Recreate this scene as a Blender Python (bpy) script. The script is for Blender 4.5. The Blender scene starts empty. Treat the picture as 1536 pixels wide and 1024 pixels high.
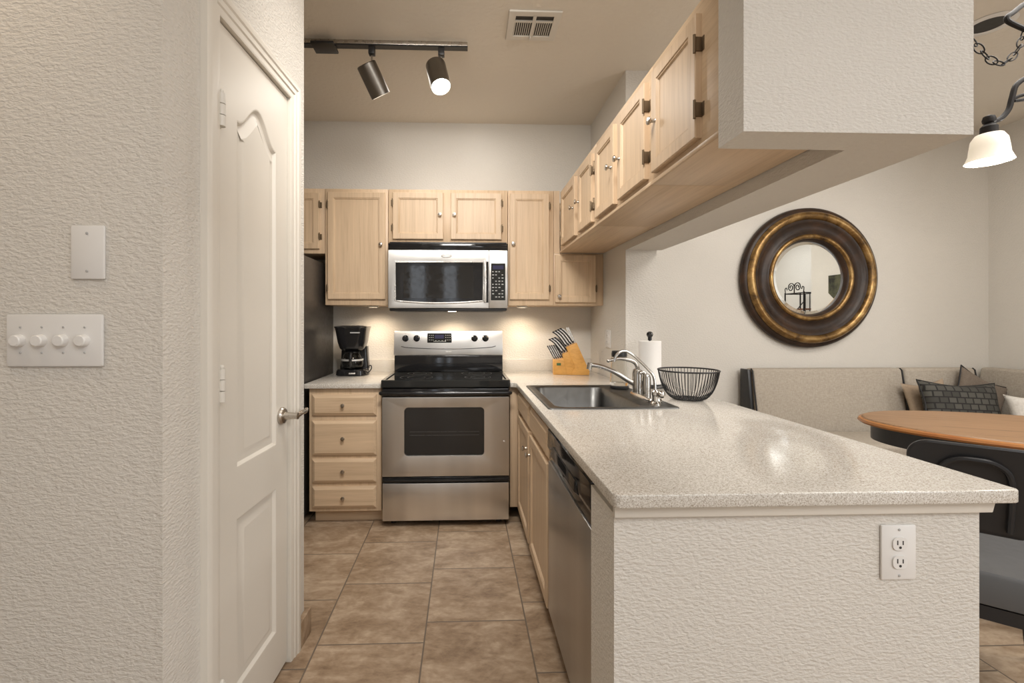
import bpy, bmesh, math, random
from mathutils import Vector, Matrix
random.seed(4)
S = bpy.context.scene
COL = S.collection
PI = math.pi
R = math.radians

# ------------------------------------------------------------------ camera, world, lights, exposure
cam_d = bpy.data.cameras.new('camera')
cam_d.sensor_width = 36.0
cam_d.lens = 680.0 / 1536.0 * 36.0
cam_d.shift_x = 0.03125
cam_d.shift_y = -0.01758
cam_d.clip_start = 0.05
cam = bpy.data.objects.new('camera', cam_d)
cam.location = (0, 0, 1.23)
cam.rotation_euler = (R(90), 0, R(-1.95))
COL.objects.link(cam)
S.camera = cam

W = bpy.data.worlds.new('world')
S.world = W
W.use_nodes = True
W.node_tree.nodes['Background'].inputs[0].default_value = (0.75, 0.86, 1.0, 1)
W.node_tree.nodes['Background'].inputs[1].default_value = 1.0

S.view_settings.view_transform = 'Standard'
S.view_settings.look = 'None'
S.view_settings.gamma = 1.0
S.view_settings.use_curve_mapping = False
S.view_settings.exposure = 0.0


def area(name, loc, rot, sx, sy, power, col):
    d = bpy.data.lights.new(name, 'AREA')
    d.shape = 'RECTANGLE'
    d.size = sx
    d.size_y = sy
    d.energy = power
    d.color = col
    o = bpy.data.objects.new(name, d)
    o.location = loc
    o.rotation_euler = rot
    COL.objects.link(o)
    return o


def spot(name, loc, target, power, col, angle, blend=0.5, size=0.04):
    d = bpy.data.lights.new(name, 'SPOT')
    d.energy = power
    d.color = col
    d.spot_size = R(angle)
    d.spot_blend = blend
    d.shadow_soft_size = size
    o = bpy.data.objects.new(name, d)
    o.location = loc
    o.rotation_euler = (Vector(target) - Vector(loc)).to_track_quat('-Z', 'Y').to_euler()
    COL.objects.link(o)
    return o


def point(name, loc, power, col, size=0.05):
    d = bpy.data.lights.new(name, 'POINT')
    d.energy = power
    d.color = col
    d.shadow_soft_size = size
    o = bpy.data.objects.new(name, d)
    o.location = loc
    COL.objects.link(o)
    return o


WARM = (1.0, 0.80, 0.58)
NEUT = (1.0, 0.955, 0.895)
SOFT = (0.95, 0.975, 1.0)
DAY = (0.93, 0.96, 1.0)
area('daylight_rear_window', (-0.98, -3.30, 1.50), (R(90), 0, 0), 0.30, 1.9, 3, DAY)
area('daylight_rear_window', (-0.30, -3.30, 1.50), (R(90), 0, 0), 0.26, 1.9, 2.6, DAY)
area('daylight_side_window', (5.60, -2.5, 1.55), (R(90), 0, R(90)), 1.5, 1.8, 52, DAY)
area('living_room_fill', (1.7, -1.5, 2.74), (0, 0, 0), 1.8, 1.6, 70, SOFT)  # added soft fill over the living room, stands for no fixture
area('entry_fill', (4.7, -0.4, 2.74), (0, 0, 0), 1.0, 1.0, 26, SOFT)  # added fill to brighten the far room reflected in the mirror
area('kitchen_fill', (-0.1, 2.95, 2.74), (0, 0, 0), 0.8, 0.4, 4, NEUT)  # added fill for the back of the kitchen, not a real lamp
area('hall_fill', (0.02, 1.16, 2.66), (R(50), 0, 0), 0.7, 0.4, 18, NEUT).data.spread = R(105)  # added fill tilted at the kitchen fronts, no fixture here
area('foyer_fill', (0.0, -0.5, 2.74), (0, 0, 0), 1.0, 1.0, 12, NEUT)  # added fill from behind the camera, no lamp of the room
area('dining_fill', (2.6, 1.5, 2.74), (0, 0, 0), 1.4, 1.4, 44, NEUT)  # added fill that brightens the nook beyond what the chandelier gives
spot('living_downlight', (-1.35, 0.60, 2.72), (-1.35, 1.03, 1.9), 24, WARM, 100, 1.0, 0.06)

# ------------------------------------------------------------------ materials
MATS = {}


class NT:
    def __init__(self, name):
        self.m = bpy.data.materials.new(name)
        self.m.use_nodes = True
        self.t = self.m.node_tree
        self.b = self.t.nodes['Principled BSDF']

    def n(self, kind, **kw):
        x = self.t.nodes.new(kind)
        for k, v in kw.items():
            setattr(x, k, v)
        return x

    def l(self, a, b):
        self.t.links.new(a, b)

    def math(self, op, a, b=None, c=None):
        x = self.n('ShaderNodeMath', operation=op)
        for i, v in enumerate((a, b, c)):
            if v is None:
                continue
            if isinstance(v, (int, float)):
                x.inputs[i].default_value = v
            else:
                self.l(v, x.inputs[i])
        return x.outputs[0]

    def coord(self, scale=(1, 1, 1), rot=(0, 0, 0)):
        tc = self.n('ShaderNodeTexCoord')
        mp = self.n('ShaderNodeMapping')
        mp.inputs['Scale'].default_value = scale
        mp.inputs['Rotation'].default_value = rot
        self.l(tc.outputs['Object'], mp.inputs[0])
        return mp.outputs[0]

    def noise(self, vec, scale, detail=3, rough=0.5, dist=0.0):
        x = self.n('ShaderNodeTexNoise')
        x.inputs['Scale'].default_value = scale
        x.inputs['Detail'].default_value = detail
        x.inputs['Roughness'].default_value = rough
        x.inputs['Distortion'].default_value = dist
        self.l(vec, x.inputs['Vector'])
        return x.outputs['Fac']

    def ramp(self, fac, stops):
        x = self.n('ShaderNodeValToRGB')
        e = x.color_ramp.elements
        while len(e) < len(stops):
            e.new(0.5)
        for i, (p, c) in enumerate(stops):
            e[i].position = p
            e[i].color = (c[0], c[1], c[2], 1)
        self.l(fac, x.inputs[0])
        return x.outputs[0]

    def bump(self, h, strength, dist):
        x = self.n('ShaderNodeBump')
        x.inputs['Strength'].default_value = strength
        x.inputs['Distance'].default_value = dist
        self.l(h, x.inputs['Height'])
        self.l(x.outputs[0], self.b.inputs['Normal'])

    def set(self, col=None, rough=None, metal=None, **kw):
        if col is not None:
            self.b.inputs['Base Color'].default_value = (col[0], col[1], col[2], 1)
        if rough is not None:
            self.b.inputs['Roughness'].default_value = rough
        if metal is not None:
            self.b.inputs['Metallic'].default_value = metal
        for k, v in kw.items():
            self.b.inputs[k.replace('_', ' ')].default_value = v


def simple(key, col, rough=0.5, metal=0.0, **kw):
    t = NT(key)
    t.set(col, rough, metal, **kw)
    # slight procedural unevenness of the finish
    f = t.noise(t.coord(), 35, 2)
    r = t.ramp(f, [(0.3, (max(rough - 0.04, 0),) * 3), (0.7, (min(rough + 0.04, 1),) * 3)])
    t.l(r, t.b.inputs['Roughness'])
    MATS[key] = t.m
    return t.m


def paint(key, col, scale, strength, dist=0.004, rough=0.62, stretch=0.6):
    t = NT(key)
    t.set(col, rough)
    v = t.coord((stretch, stretch, 1.25))
    a = t.noise(v, scale, 2, 0.5, 0.25)
    h = t.ramp(a, [(0.34, (0, 0, 0)), (0.66, (1, 1, 1))])
    t.bump(h, strength, dist)
    big = t.noise(t.coord(), 1.3, 2)
    c = t.ramp(big, [(0.25, tuple(x * 0.96 for x in col)), (0.75, tuple(min(1, x * 1.03) for x in col))])
    t.l(c, t.b.inputs['Base Color'])
    MATS[key] = t.m


PAINT = (0.65, 0.618, 0.565)
paint('wall_paint', PAINT, 140, 0.50, 0.003)
paint('wall_paint_fine', PAINT, 120, 0.40, 0.003)
paint('ceiling_paint', (0.74, 0.69, 0.61), 60, 0.25)
paint('trim_paint', (0.70, 0.66, 0.59), 8, 0.02, 0.001, 0.38)


def wood(key, base, dark, sc, rough=0.42):
    t = NT(key)
    t.set(base, rough)
    v = t.coord(sc)
    g = t.noise(v, 1.0, 5, 0.62, 0.35)
    g2 = t.noise(t.coord(tuple(x * 3.1 for x in sc)), 1.0, 3, 0.6)
    mixv = t.math('ADD', t.math('MULTIPLY', g, 0.65), t.math('MULTIPLY', g2, 0.35))
    c = t.ramp(mixv, [(0.32, dark), (0.50, base), (0.70, tuple(min(1, x * 1.12) for x in base))])
    t.l(c, t.b.inputs['Base Color'])
    t.bump(mixv, 0.08, 0.001)
    MATS[key] = t.m


OAK, OAKD = (0.60, 0.445, 0.295), (0.50, 0.355, 0.225)
wood('oak_vertical', OAK, OAKD, (38, 38, 1.6))
wood('oak_horizontal', OAK, OAKD, (1.6, 38, 38))
wood('oak_side', OAK, OAKD, (38, 1.6, 38))
wood('block_wood', (0.60, 0.31, 0.075), (0.48, 0.23, 0.05), (14, 14, 30), 0.4)
wood('table_wood', (0.25, 0.145, 0.075), (0.11, 0.055, 0.026), (2.2, 48, 48), 0.42)
MATS['table_wood'].node_tree.nodes['Principled BSDF'].inputs['Specular IOR Level'].default_value = 0.25
wood('table_edge_wood', (0.36, 0.15, 0.045), (0.30, 0.10, 0.03), (5, 5, 30), 0.25)


def stone():
    t = NT('quartz')
    t.set((0.66, 0.62, 0.55), 0.14)
    v = t.coord()
    a = t.noise(v, 330, 2, 0.6)
    b = t.noise(v, 150, 3, 0.6)
    c = t.ramp(a, [(0.34, (0.37, 0.325, 0.27)), (0.47, (0.60, 0.565, 0.51)), (0.60, (0.70, 0.675, 0.63)), (0.74, (0.80, 0.785, 0.75))])
    c2 = t.ramp(b, [(0.35, (0.86, 0.84, 0.81)), (0.6, (1, 1, 1))])
    mx = t.n('ShaderNodeMix', data_type='RGBA', blend_type='MULTIPLY')
    mx.inputs[0].default_value = 0.8
    t.l(c, mx.inputs[6])
    t.l(c2, mx.inputs[7])
    t.l(mx.outputs[2], t.b.inputs['Base Color'])
    MATS['quartz'] = t.m


stone()


def tiles():
    t = NT('floor_tile')
    t.set((0.3, 0.22, 0.15), 0.42)
    tc = t.n('ShaderNodeTexCoord')
    sep = t.n('ShaderNodeSeparateXYZ')
    t.l(tc.outputs['Object'], sep.inputs[0])
    x, y = sep.outputs[0], sep.outputs[1]
    sx = t.math('DIVIDE', t.math('ADD', x, 0.565), 0.409)
    cx = t.math('FLOOR', sx)
    fx = t.math('FRACT', sx)
    yo = t.math('SUBTRACT', t.math('SUBTRACT', y, 1.754), t.math('MULTIPLY', cx, 0.12))
    sy = t.math('DIVIDE', yo, 0.405)
    cy = t.math('FLOOR', sy)
    fy = t.math('FRACT', sy)
    ex = t.math('MINIMUM', fx, t.math('SUBTRACT', 1.0, fx))
    ey = t.math('MINIMUM', fy, t.math('SUBTRACT', 1.0, fy))
    e = t.math('MULTIPLY', t.math('MINIMUM', ex, ey), 0.407)
    grout = t.n('ShaderNodeMapRange', interpolation_type='SMOOTHSTEP')
    grout.inputs['From Min'].default_value = 0.0018
    grout.inputs['From Max'].default_value = 0.0040
    t.l(e, grout.inputs['Value'])
    comb = t.n('ShaderNodeCombineXYZ')
    t.l(cx, comb.inputs[0])
    t.l(cy, comb.inputs[1])
    wn = t.n('ShaderNodeTexWhiteNoise', noise_dimensions='3D')
    t.l(comb.outputs[0], wn.inputs['Vector'])
    off = t.n('ShaderNodeVectorMath', operation='MULTIPLY_ADD')
    t.l(wn.outputs['Color'], off.inputs[0])
    off.inputs[1].default_value = (9, 9, 9)
    t.l(tc.outputs['Object'], off.inputs[2])
    mp = t.n('ShaderNodeMapping')
    mp.inputs['Scale'].default_value = (1, 1.7, 1)
    t.l(off.outputs[0], mp.inputs[0])
    a = t.noise(mp.outputs[0], 6, 8, 0.68, 0.4)
    b = t.noise(mp.outputs[0], 30, 4, 0.6)
    m = t.math('ADD', t.math('MULTIPLY', a, 0.72), t.math('MULTIPLY', b, 0.28))
    m = t.math('ADD', m, t.math('MULTIPLY', t.math('SUBTRACT', wn.outputs['Value'], 0.5), 0.07))
    c = t.ramp(m, [(0.32, (0.180, 0.115, 0.068)), (0.45, (0.305, 0.212, 0.135)), (0.54, (0.40, 0.295, 0.202)), (0.68, (0.56, 0.44, 0.32))])
    mx = t.n('ShaderNodeMix', data_type='RGBA')
    mx.inputs[6].default_value = (0.15, 0.115, 0.085, 1)
    t.l(grout.outputs[0], mx.inputs[0])
    t.l(c, mx.inputs[7])
    t.l(mx.outputs[2], t.b.inputs['Base Color'])
    h = t.math('ADD', t.math('MULTIPLY', grout.outputs[0], 1.0), t.math('MULTIPLY', b, 0.25))
    t.bump(h, 0.35, 0.003)
    MATS['floor_tile'] = t.m


tiles()


def steel(key, col, rough, aniso, sc):
    t = NT(key)
    t.set(col, rough, 1.0)
    t.b.inputs['Anisotropic'].default_value = aniso
    tg = t.n('ShaderNodeTangent', direction_type='RADIAL', axis='Z')
    t.l(tg.outputs[0], t.b.inputs['Tangent'])
    g = t.noise(t.coord(sc), 1.0, 3, 0.6)
    r = t.ramp(g, [(0.3, (rough * 0.92,) * 3), (0.7, (rough * 1.08,) * 3)])
    t.l(r, t.b.inputs['Roughness'])
    big = t.noise(t.coord((5, 5, 0.2)), 1.0, 2)  # vertical bands in the base colour imitate streaky reflections
    c = t.ramp(big, [(0.35, tuple(x * 0.86 for x in col)), (0.65, tuple(min(1, x * 1.1) for x in col))])
    t.l(c, t.b.inputs['Base Color'])
    MATS[key] = t.m


steel('steel_brushed', (0.78, 0.77, 0.75), 0.38, 0.75, (2, 2, 420))
steel('steel_side', (0.53, 0.52, 0.505), 0.33, 0.6, (2, 2, 420))
simple('steel_sink', (0.125, 0.125, 0.122), 0.38, 1.0)
simple('chrome', (0.54, 0.52, 0.49), 0.17, 1.0)
simple('nickel', (0.50, 0.46, 0.41), 0.28, 1.0)
steel('lamp_metal', (0.22, 0.205, 0.185), 0.30, 0.5, (60, 60, 60))
simple('bronze', (0.16, 0.115, 0.07), 0.45, 0.7)
simple('black_gloss', (0.012, 0.012, 0.013), 0.10)
simple('black_glass', (0.016, 0.017, 0.017), 0.05)
simple('oven_glass', (0.017, 0.016, 0.015), 0.06)
simple('black_satin', (0.013, 0.013, 0.014), 0.36)
simple('black_metal', (0.022, 0.022, 0.024), 0.42, 0.3)
simple('iron', (0.010, 0.008, 0.007), 0.5, 0.0, Specular_IOR_Level=0.25)
simple('fridge_finish', (0.075, 0.066, 0.058), 0.32, 0.35)
simple('white_plastic', (0.74, 0.725, 0.70), 0.32)
simple('white_metal', (0.66, 0.63, 0.57), 0.35)
simple('slot_dark', (0.03, 0.028, 0.026), 0.6)
simple('grey_mark', (0.42, 0.42, 0.41), 0.5)
simple('ring_mark', (0.07, 0.07, 0.07), 0.3)
simple('badge_silver', (0.80, 0.79, 0.77), 0.25, 0.6)
simple('display_blue', (0.03, 0.03, 0.07), 0.15)
simple('paper', (0.86, 0.84, 0.81), 0.85)
simple('grey_leather', (0.085, 0.086, 0.088), 0.45)
simple('rack_shelf', (0.16, 0.055, 0.02), 0.4)
simple('mark_green', (0.05, 0.11, 0.04), 0.5)


def fabric(key, c0, c1, scale, st=0.4):
    t = NT(key)
    t.set(c0, 0.9)
    a = t.noise(t.coord((1, 1, 0.25)), scale, 4, 0.7)
    b = t.noise(t.coord((0.25, 0.25, 1)), scale, 4, 0.7)
    m = t.math('MULTIPLY', t.math('ADD', a, b), 0.5)
    t.l(t.ramp(m, [(0.38, c1), (0.6, c0)]), t.b.inputs['Base Color'])
    t.bump(m, st, 0.002)
    MATS[key] = t.m


fabric('linen', (0.45, 0.40, 0.335), (0.34, 0.295, 0.24), 160)
fabric('taupe_cloth', (0.20, 0.16, 0.125), (0.145, 0.115, 0.09), 200)
fabric('sand_cloth', (0.40, 0.31, 0.22), (0.32, 0.24, 0.17), 200)
fabric('white_cloth', (0.74, 0.71, 0.66), (0.60, 0.57, 0.52), 120, 0.9)
fabric('textile', (0.10, 0.10, 0.055), (0.02, 0.02, 0.015), 18)


def check_cloth():
    t = NT('check_cloth')
    t.set((0.05, 0.05, 0.05), 0.85)
    v = t.coord((17, 17, 19))
    br = t.n('ShaderNodeTexBrick', offset=0.5, squash=1.0)
    sw = t.n('ShaderNodeSeparateXYZ')
    t.l(v, sw.inputs[0])
    cb = t.n('ShaderNodeCombineXYZ')
    t.l(sw.outputs[0], cb.inputs[0])
    t.l(sw.outputs[2], cb.inputs[1])
    t.l(cb.outputs[0], br.inputs['Vector'])
    br.inputs['Color1'].default_value = (0.085, 0.082, 0.070, 1)
    br.inputs['Color2'].default_value = (0.042, 0.040, 0.035, 1)
    br.inputs['Mortar'].default_value = (0.016, 0.015, 0.014, 1)
    br.inputs['Scale'].default_value = 1.0
    br.inputs['Brick Width'].default_value = 1.0
    br.inputs['Row Height'].default_value = 0.8
    br.inputs['Mortar Size'].default_value = 0.09
    t.l(br.outputs['Color'], t.b.inputs['Base Color'])
    MATS['check_cloth'] = t.m


check_cloth()


def gilt(key, c0, c1, c2, metal, rough):
    t = NT(key)
    t.set(c0, rough, metal)
    a = t.noise(t.coord((1, 1, 1)), 7, 6, 0.7, 0.5)
    t.l(t.ramp(a, [(0.33, c1), (0.5, c0), (0.68, c2)]), t.b.inputs['Base Color'])
    t.bump(t.noise(t.coord(), 60, 3), 0.15, 0.002)
    MATS[key] = t.m


gilt('gilt', (0.25, 0.145, 0.05), (0.05, 0.028, 0.016), (0.52, 0.34, 0.14), 0.7, 0.28)
gilt('espresso', (0.034, 0.020, 0.013), (0.018, 0.011, 0.008), (0.060, 0.030, 0.017), 0.0, 0.36)
MATS['espresso'].node_tree.nodes['Principled BSDF'].inputs['Specular IOR Level'].default_value = 0.3
simple('mirror_glass', (0.86, 0.88, 0.86), 0.0, 1.0)
MATS['mirror_glass'].node_tree.nodes['Principled BSDF'].inputs['Roughness'].default_value = 0.0
for lk in list(MATS['mirror_glass'].node_tree.links):
    if lk.to_socket.name == 'Roughness':
        MATS['mirror_glass'].node_tree.links.remove(lk)


def glass(key, col, rough=0.02):
    t = NT(key)
    t.set(col, rough)
    t.b.inputs['Transmission Weight'].default_value = 1.0
    t.b.inputs['IOR'].default_value = 1.25
    MATS[key] = t.m


glass('clear_glass', (0.93, 0.93, 0.91))


def emit(key, col, strength, base=(0.9, 0.88, 0.84)):
    t = NT(key)
    t.set(base, 0.4)
    t.b.inputs['Emission Color'].default_value = (col[0], col[1], col[2], 1)
    t.b.inputs['Emission Strength'].default_value = strength
    MATS[key] = t.m


emit('lamp_lit', (1.0, 0.94, 0.82), 14)
emit('lamp_rim', (1.0, 0.93, 0.82), 1.2)
emit('puck_lit', (1.0, 0.86, 0.66), 7)
emit('shade_lit', (1.0, 0.86, 0.66), 0.22, (0.85, 0.80, 0.70))
emit('bulb_lit', (1.0, 0.93, 0.80), 4)


# ------------------------------------------------------------------ geometry helpers
class G:
    def __init__(self):
        self.bm = bmesh.new()

    def _merge(self, b2):
        me = bpy.data.meshes.new('tmp')
        b2.to_mesh(me)
        b2.free()
        self.bm.from_mesh(me)
        bpy.data.meshes.remove(me)
        return self

    def box(self, x0, x1, y0, y1, z0, z1, bev=0.0, seg=2, M=None):
        b = bmesh.new()
        bmesh.ops.create_cube(b, size=1.0)
        for v in b.verts:
            v.co = Vector(((x0 + x1) / 2 + v.co.x * (x1 - x0), (y0 + y1) / 2 + v.co.y * (y1 - y0), (z0 + z1) / 2 + v.co.z * (z1 - z0)))
        if bev > 0:
            bmesh.ops.bevel(b, geom=list(b.edges), offset=bev, segments=seg, affect='EDGES', profile=0.5)
        if M is not None:
            b.transform(M)
        return self._merge(b)

    def loops(self, loops, cap0=True, cap1=True, closed=False):
        bm = self.bm
        vs = [[bm.verts.new(Vector(p)) for p in lp] for lp in loops]
        n = len(vs[0])
        m = len(vs)
        for i in range(m if closed else m - 1):
            a, b = vs[i], vs[(i + 1) % m]
            for k in range(n):
                bm.faces.new((a[k], a[(k + 1) % n], b[(k + 1) % n], b[k]))
        if not closed:
            if cap0:
                bm.faces.new(list(reversed(vs[0])))
            if cap1:
                bm.faces.new(vs[-1])
        return self

    def lathe(self, prof, c=(0, 0, 0), n=32, M=None, cap0=True, cap1=True):
        M = M or Matrix.Identity(4)
        c = Vector(c)
        lps = []
        for r, z in prof:
            lps.append([c + (M @ Vector((r * math.cos(2 * PI * k / n), r * math.sin(2 * PI * k / n), z))) for k in range(n)])
        return self.loops(lps, cap0, cap1)

    def cyl(self, p0, p1, r0, r1=None, n=20):
        p0, p1 = Vector(p0), Vector(p1)
        r1 = r0 if r1 is None else r1
        q = (p1 - p0).to_track_quat('Z', 'Y').to_matrix().to_4x4()
        L = (p1 - p0).length
        return self.lathe([(r0, 0), (r1, L)], p0, n, q)

    def tube(self, pts, r, n=10, closed=False, smooth=0):
        pts = [Vector(p) for p in pts]
        if smooth:
            pts = catmull(pts, smooth, closed)
        m = len(pts)
        rr = r if isinstance(r, (list, tuple)) else None
        if rr and len(rr) != m:
            rr = [rr[0] + (rr[-1] - rr[0]) * i / (m - 1) for i in range(m)]
        lps = []
        prev = None
        for i in range(m):
            if closed:
                t = pts[(i + 1) % m] - pts[i - 1]
            else:
                t = pts[min(i + 1, m - 1)] - pts[max(i - 1, 0)]
            t.normalize()
            if prev is None:
                u = t.orthogonal().normalized()
            else:
                u = (prev - t * prev.dot(t)).normalized()
            prev = u
            w = t.cross(u)
            ri = rr[i] if rr else r
            lps.append([pts[i] + (u * math.cos(2 * PI * k / n) + w * math.sin(2 * PI * k / n)) * ri for k in range(n)])
        return self.loops(lps, closed=closed)

    def torus(self, c, R_, r, n=32, k=8, M=None):
        M = M or Matrix.Identity(4)
        pts = [Vector(c) + (M @ Vector((R_ * math.cos(2 * PI * i / n), R_ * math.sin(2 * PI * i / n), 0))) for i in range(n)]
        return self.tube(pts, r, k, closed=True)

    def sphere(self, c, rx, ry=None, rz=None, n=20):
        b = bmesh.new()
        bmesh.ops.create_uvsphere(b, u_segments=n, v_segments=max(8, n // 2), radius=1)
        ry = rx if ry is None else ry
        rz = rx if rz is None else rz
        for v in b.verts:
            v.co = Vector((c[0] + v.co.x * rx, c[1] + v.co.y * ry, c[2] + v.co.z * rz))
        return self._merge(b)

    def prism(self, poly, h0, h1, axis='z', bev=0.0):
        """poly of 2-D points extruded along an axis"""
        def P(a, b, h):
            return {'z': (a, b, h), 'y': (a, h, b), 'x': (h, a, b)}[axis]
        b2 = bmesh.new()
        v0 = [b2.verts.new(P(a, b, h0)) for a, b in poly]
        v1 = [b2.verts.new(P(a, b, h1)) for a, b in poly]
        n = len(poly)
        b2.faces.new(v0)
        b2.faces.new(list(reversed(v1)))
        for k in range(n):
            b2.faces.new((v0[k], v1[k], v1[(k + 1) % n], v0[(k + 1) % n]))
        bmesh.ops.recalc_face_normals(b2, faces=b2.faces)
        if bev:
            bmesh.ops.bevel(b2, geom=list(b2.edges), offset=bev, segments=2, affect='EDGES', profile=0.5)
        return self._merge(b2)

    def sheet(self, outer, holes, h0, h1, M=None, bevel=0.0):
        """2-D outline with holes, filled and thickened (local xy, thickness in z)"""
        cu = bpy.data.curves.new('tmpc', 'CURVE')
        cu.dimensions = '2D'
        cu.fill_mode = 'BOTH'
        cu.extrude = (h1 - h0) / 2 - bevel
        cu.bevel_depth = bevel
        cu.bevel_resolution = 2
        cu.offset = -bevel
        for poly in [outer] + holes:
            sp = cu.splines.new('POLY')
            sp.points.add(len(poly) - 1)
            for p, (a, b) in zip(sp.points, poly):
                p.co = (a, b, 0, 1)
            sp.use_cyclic_u = True
        ob = bpy.data.objects.new('tmpo', cu)
        COL.objects.link(ob)
        dg = bpy.context.evaluated_depsgraph_get()
        me = bpy.data.meshes.new_from_object(ob.evaluated_get(dg))
        b2 = bmesh.new()
        b2.from_mesh(me)
        bmesh.ops.remove_doubles(b2, verts=b2.verts, dist=1e-5)
        b2.transform(Matrix.Translation((0, 0, (h0 + h1) / 2)))
        if M is not None:
            b2.transform(M)
        bmesh.ops.recalc_face_normals(b2, faces=b2.faces)
        bpy.data.objects.remove(ob)
        bpy.data.curves.remove(cu)
        bpy.data.meshes.remove(me)
        return self._merge(b2)

    def build(self, name, mat, parent=None, M=None, angle=32, fix=True):
        bm = self.bm
        if M is not None:
            bm.transform(M)
        if fix:
            bmesh.ops.recalc_face_normals(bm, faces=bm.faces)
        for f in bm.faces:
            f.smooth = True
        lim = R(angle)
        for e in bm.edges:
            if len(e.link_faces) == 2:
                try:
                    e.smooth = e.calc_face_angle() < lim
                except ValueError:
                    e.smooth = True
        me = bpy.data.meshes.new(name)
        bm.to_mesh(me)
        bm.free()
        me.materials.append(MATS[mat] if isinstance(mat, str) else mat)
        o = bpy.data.objects.new(name, me)
        COL.objects.link(o)
        if parent is not None:
            o.parent = parent
            if parent.type == 'EMPTY':
                o.matrix_parent_inverse = Matrix.Translation(parent.location).inverted()
        return o


def catmull(p, k, closed=False):
    out = []
    n = len(p)
    rng = n if closed else n - 1
    for i in range(rng):
        if closed:
            a, b, c, d = p[i - 1], p[i], p[(i + 1) % n], p[(i + 2) % n]
        else:
            a, b, c, d = p[max(i - 1, 0)], p[i], p[i + 1], p[min(i + 2, n - 1)]
        for j in range(k):
            t = j / k
            out.append(0.5 * ((2 * b) + (c - a) * t + (2 * a - 5 * b + 4 * c - d) * t * t + (3 * b - a - 3 * c + d) * t ** 3))
    if not closed:
        out.append(p[-1])
    return out


def tag(o, label, cat, group=None):
    o['label'] = label
    o['category'] = cat
    if group:
        o['group'] = group
    return o


def thing(name, label, cat, loc=(0, 0, 0), group=None):
    o = bpy.data.objects.new(name, None)
    o.location = loc
    o.empty_display_size = 0.1
    COL.objects.link(o)
    return tag(o, label, cat, group)


def struct(name, g, mat, parent=None, M=None):
    o = g.build(name, mat, parent, M)
    if parent is None:
        o['kind'] = 'structure'
    return o


def rrect(x0, x1, z0, z1, r, k=5):
    out = []
    for cx, cz, a0 in ((x1 - r, z1 - r, 0), (x0 + r, z1 - r, 90), (x0 + r, z0 + r, 180), (x1 - r, z0 + r, 270)):
        for i in range(k + 1):
            a = R(a0 + 90 * i / k)
            out.append((cx + r * math.cos(a), cz + r * math.sin(a)))
    return out


def inset_poly(poly, d):
    n = len(poly)
    out = []
    area2 = sum(poly[i][0] * poly[(i + 1) % n][1] - poly[(i + 1) % n][0] * poly[i][1] for i in range(n))
    sg = 1 if area2 > 0 else -1
    for i in range(n):
        p0, p1, p2 = Vector(poly[i - 1]), Vector(poly[i]), Vector(poly[(i + 1) % n])
        a = (p1 - p0).normalized()
        b = (p2 - p1).normalized()
        na = Vector((-a.y, a.x)) * sg
        nb = Vector((-b.y, b.x)) * sg
        m = (na + nb)
        if m.length < 1e-6:
            m = na
        m.normalize()
        out.append(tuple(p1 + m * (d / max(0.4, m.dot(na)))))
    return out


# ------------------------------------------------------------------ room shell
CEIL = 2.774
YB = 3.50          # back wall of kitchen and dining nook
XW = 0.983         # kitchen side of the stub wall, pass-through header and half wall
XW2 = 1.165
XR = 4.207         # right wall of dining nook
YF = 1.03          # front face of the wall that carries the switch plates

struct('floor', G().box(-3.2, 5.9, -3.6, 3.7, -0.12, 0.0), 'floor_tile')
struct('ceiling', G().box(-3.2, 5.9, -3.6, 3.7, CEIL, CEIL + 0.1), 'ceiling_paint')
struct('wall_back', G().box(-2.0, 4.4, YB, YB + 0.12, 0, CEIL), 'wall_paint_fine')
struct('wall_right', G().box(XR, XR + 0.14, 1.58, YB, 0, CEIL), 'wall_paint_fine')
struct('wall_nook', G().box(XR + 0.14, 5.8, YB - 1.92, YB - 1.78, 0, CEIL), 'wall_paint_fine')
struct('wall_far', G().box(5.7, 5.82, -3.5, -3.3, 0, CEIL).box(5.7, 5.82, -1.7, 1.58, 0, CEIL).box(5.7, 5.82, -3.3, -1.7, 0, 0.6).box(5.7, 5.82, -3.3, -1.7, 2.5, CEIL), 'wall_paint_fine')
struct('window_2', G().box(5.72, 5.78, -3.3, -3.26, 0.6, 2.5).box(5.72, 5.78, -1.74, -1.7, 0.6, 2.5).box(5.72, 5.78, -2.52, -2.48, 0.6, 2.5).box(5.72, 5.78, -3.26, -1.74, 0.6, 0.64).box(5.72, 5.78, -3.26, -1.74, 2.46, 2.5), 'trim_paint')
struct('wall_left', G().box(-3.0, -0.69, YF, YF + 0.12, 0, CEIL), 'wall_paint')
struct('wall_living', G().box(-3.12, -3.0, -3.5, YF + 0.12, 0, CEIL), 'wall_paint_fine')
struct('wall_kitchen', G().box(-1.92, -1.80, 1.85, YB, 0, CEIL), 'wall_paint_fine')
# rear wall with a wide window opening
struct('wall_rear', G().box(-3.0, -1.16, -3.5, -3.38, 0, CEIL).box(-0.80, -0.46, -3.5, -3.38, 0, CEIL).box(-0.14, 5.7, -3.5, -3.38, 0, CEIL)
       .box(-1.16, -0.80, -3.5, -3.38, 0, 0.5).box(-1.16, -0.80, -3.5, -3.38, 2.5, CEIL).box(-0.46, -0.14, -3.5, -3.38, 0, 0.5).box(-0.46, -0.14, -3.5, -3.38, 2.5, CEIL), 'wall_paint_fine')
wf = G()
for a, b in ((-1.16, -0.80), (-0.46, -0.14)):
    wf.box(a, a + 0.03, -3.47, -3.41, 0.5, 2.5).box(b - 0.03, b, -3.47, -3.41, 0.5, 2.5).box(a + 0.03, b - 0.03, -3.47, -3.41, 0.5, 0.53).box(a + 0.03, b - 0.03, -3.47, -3.41, 2.47, 2.5)
struct('window_1', wf, 'trim_paint')

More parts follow.
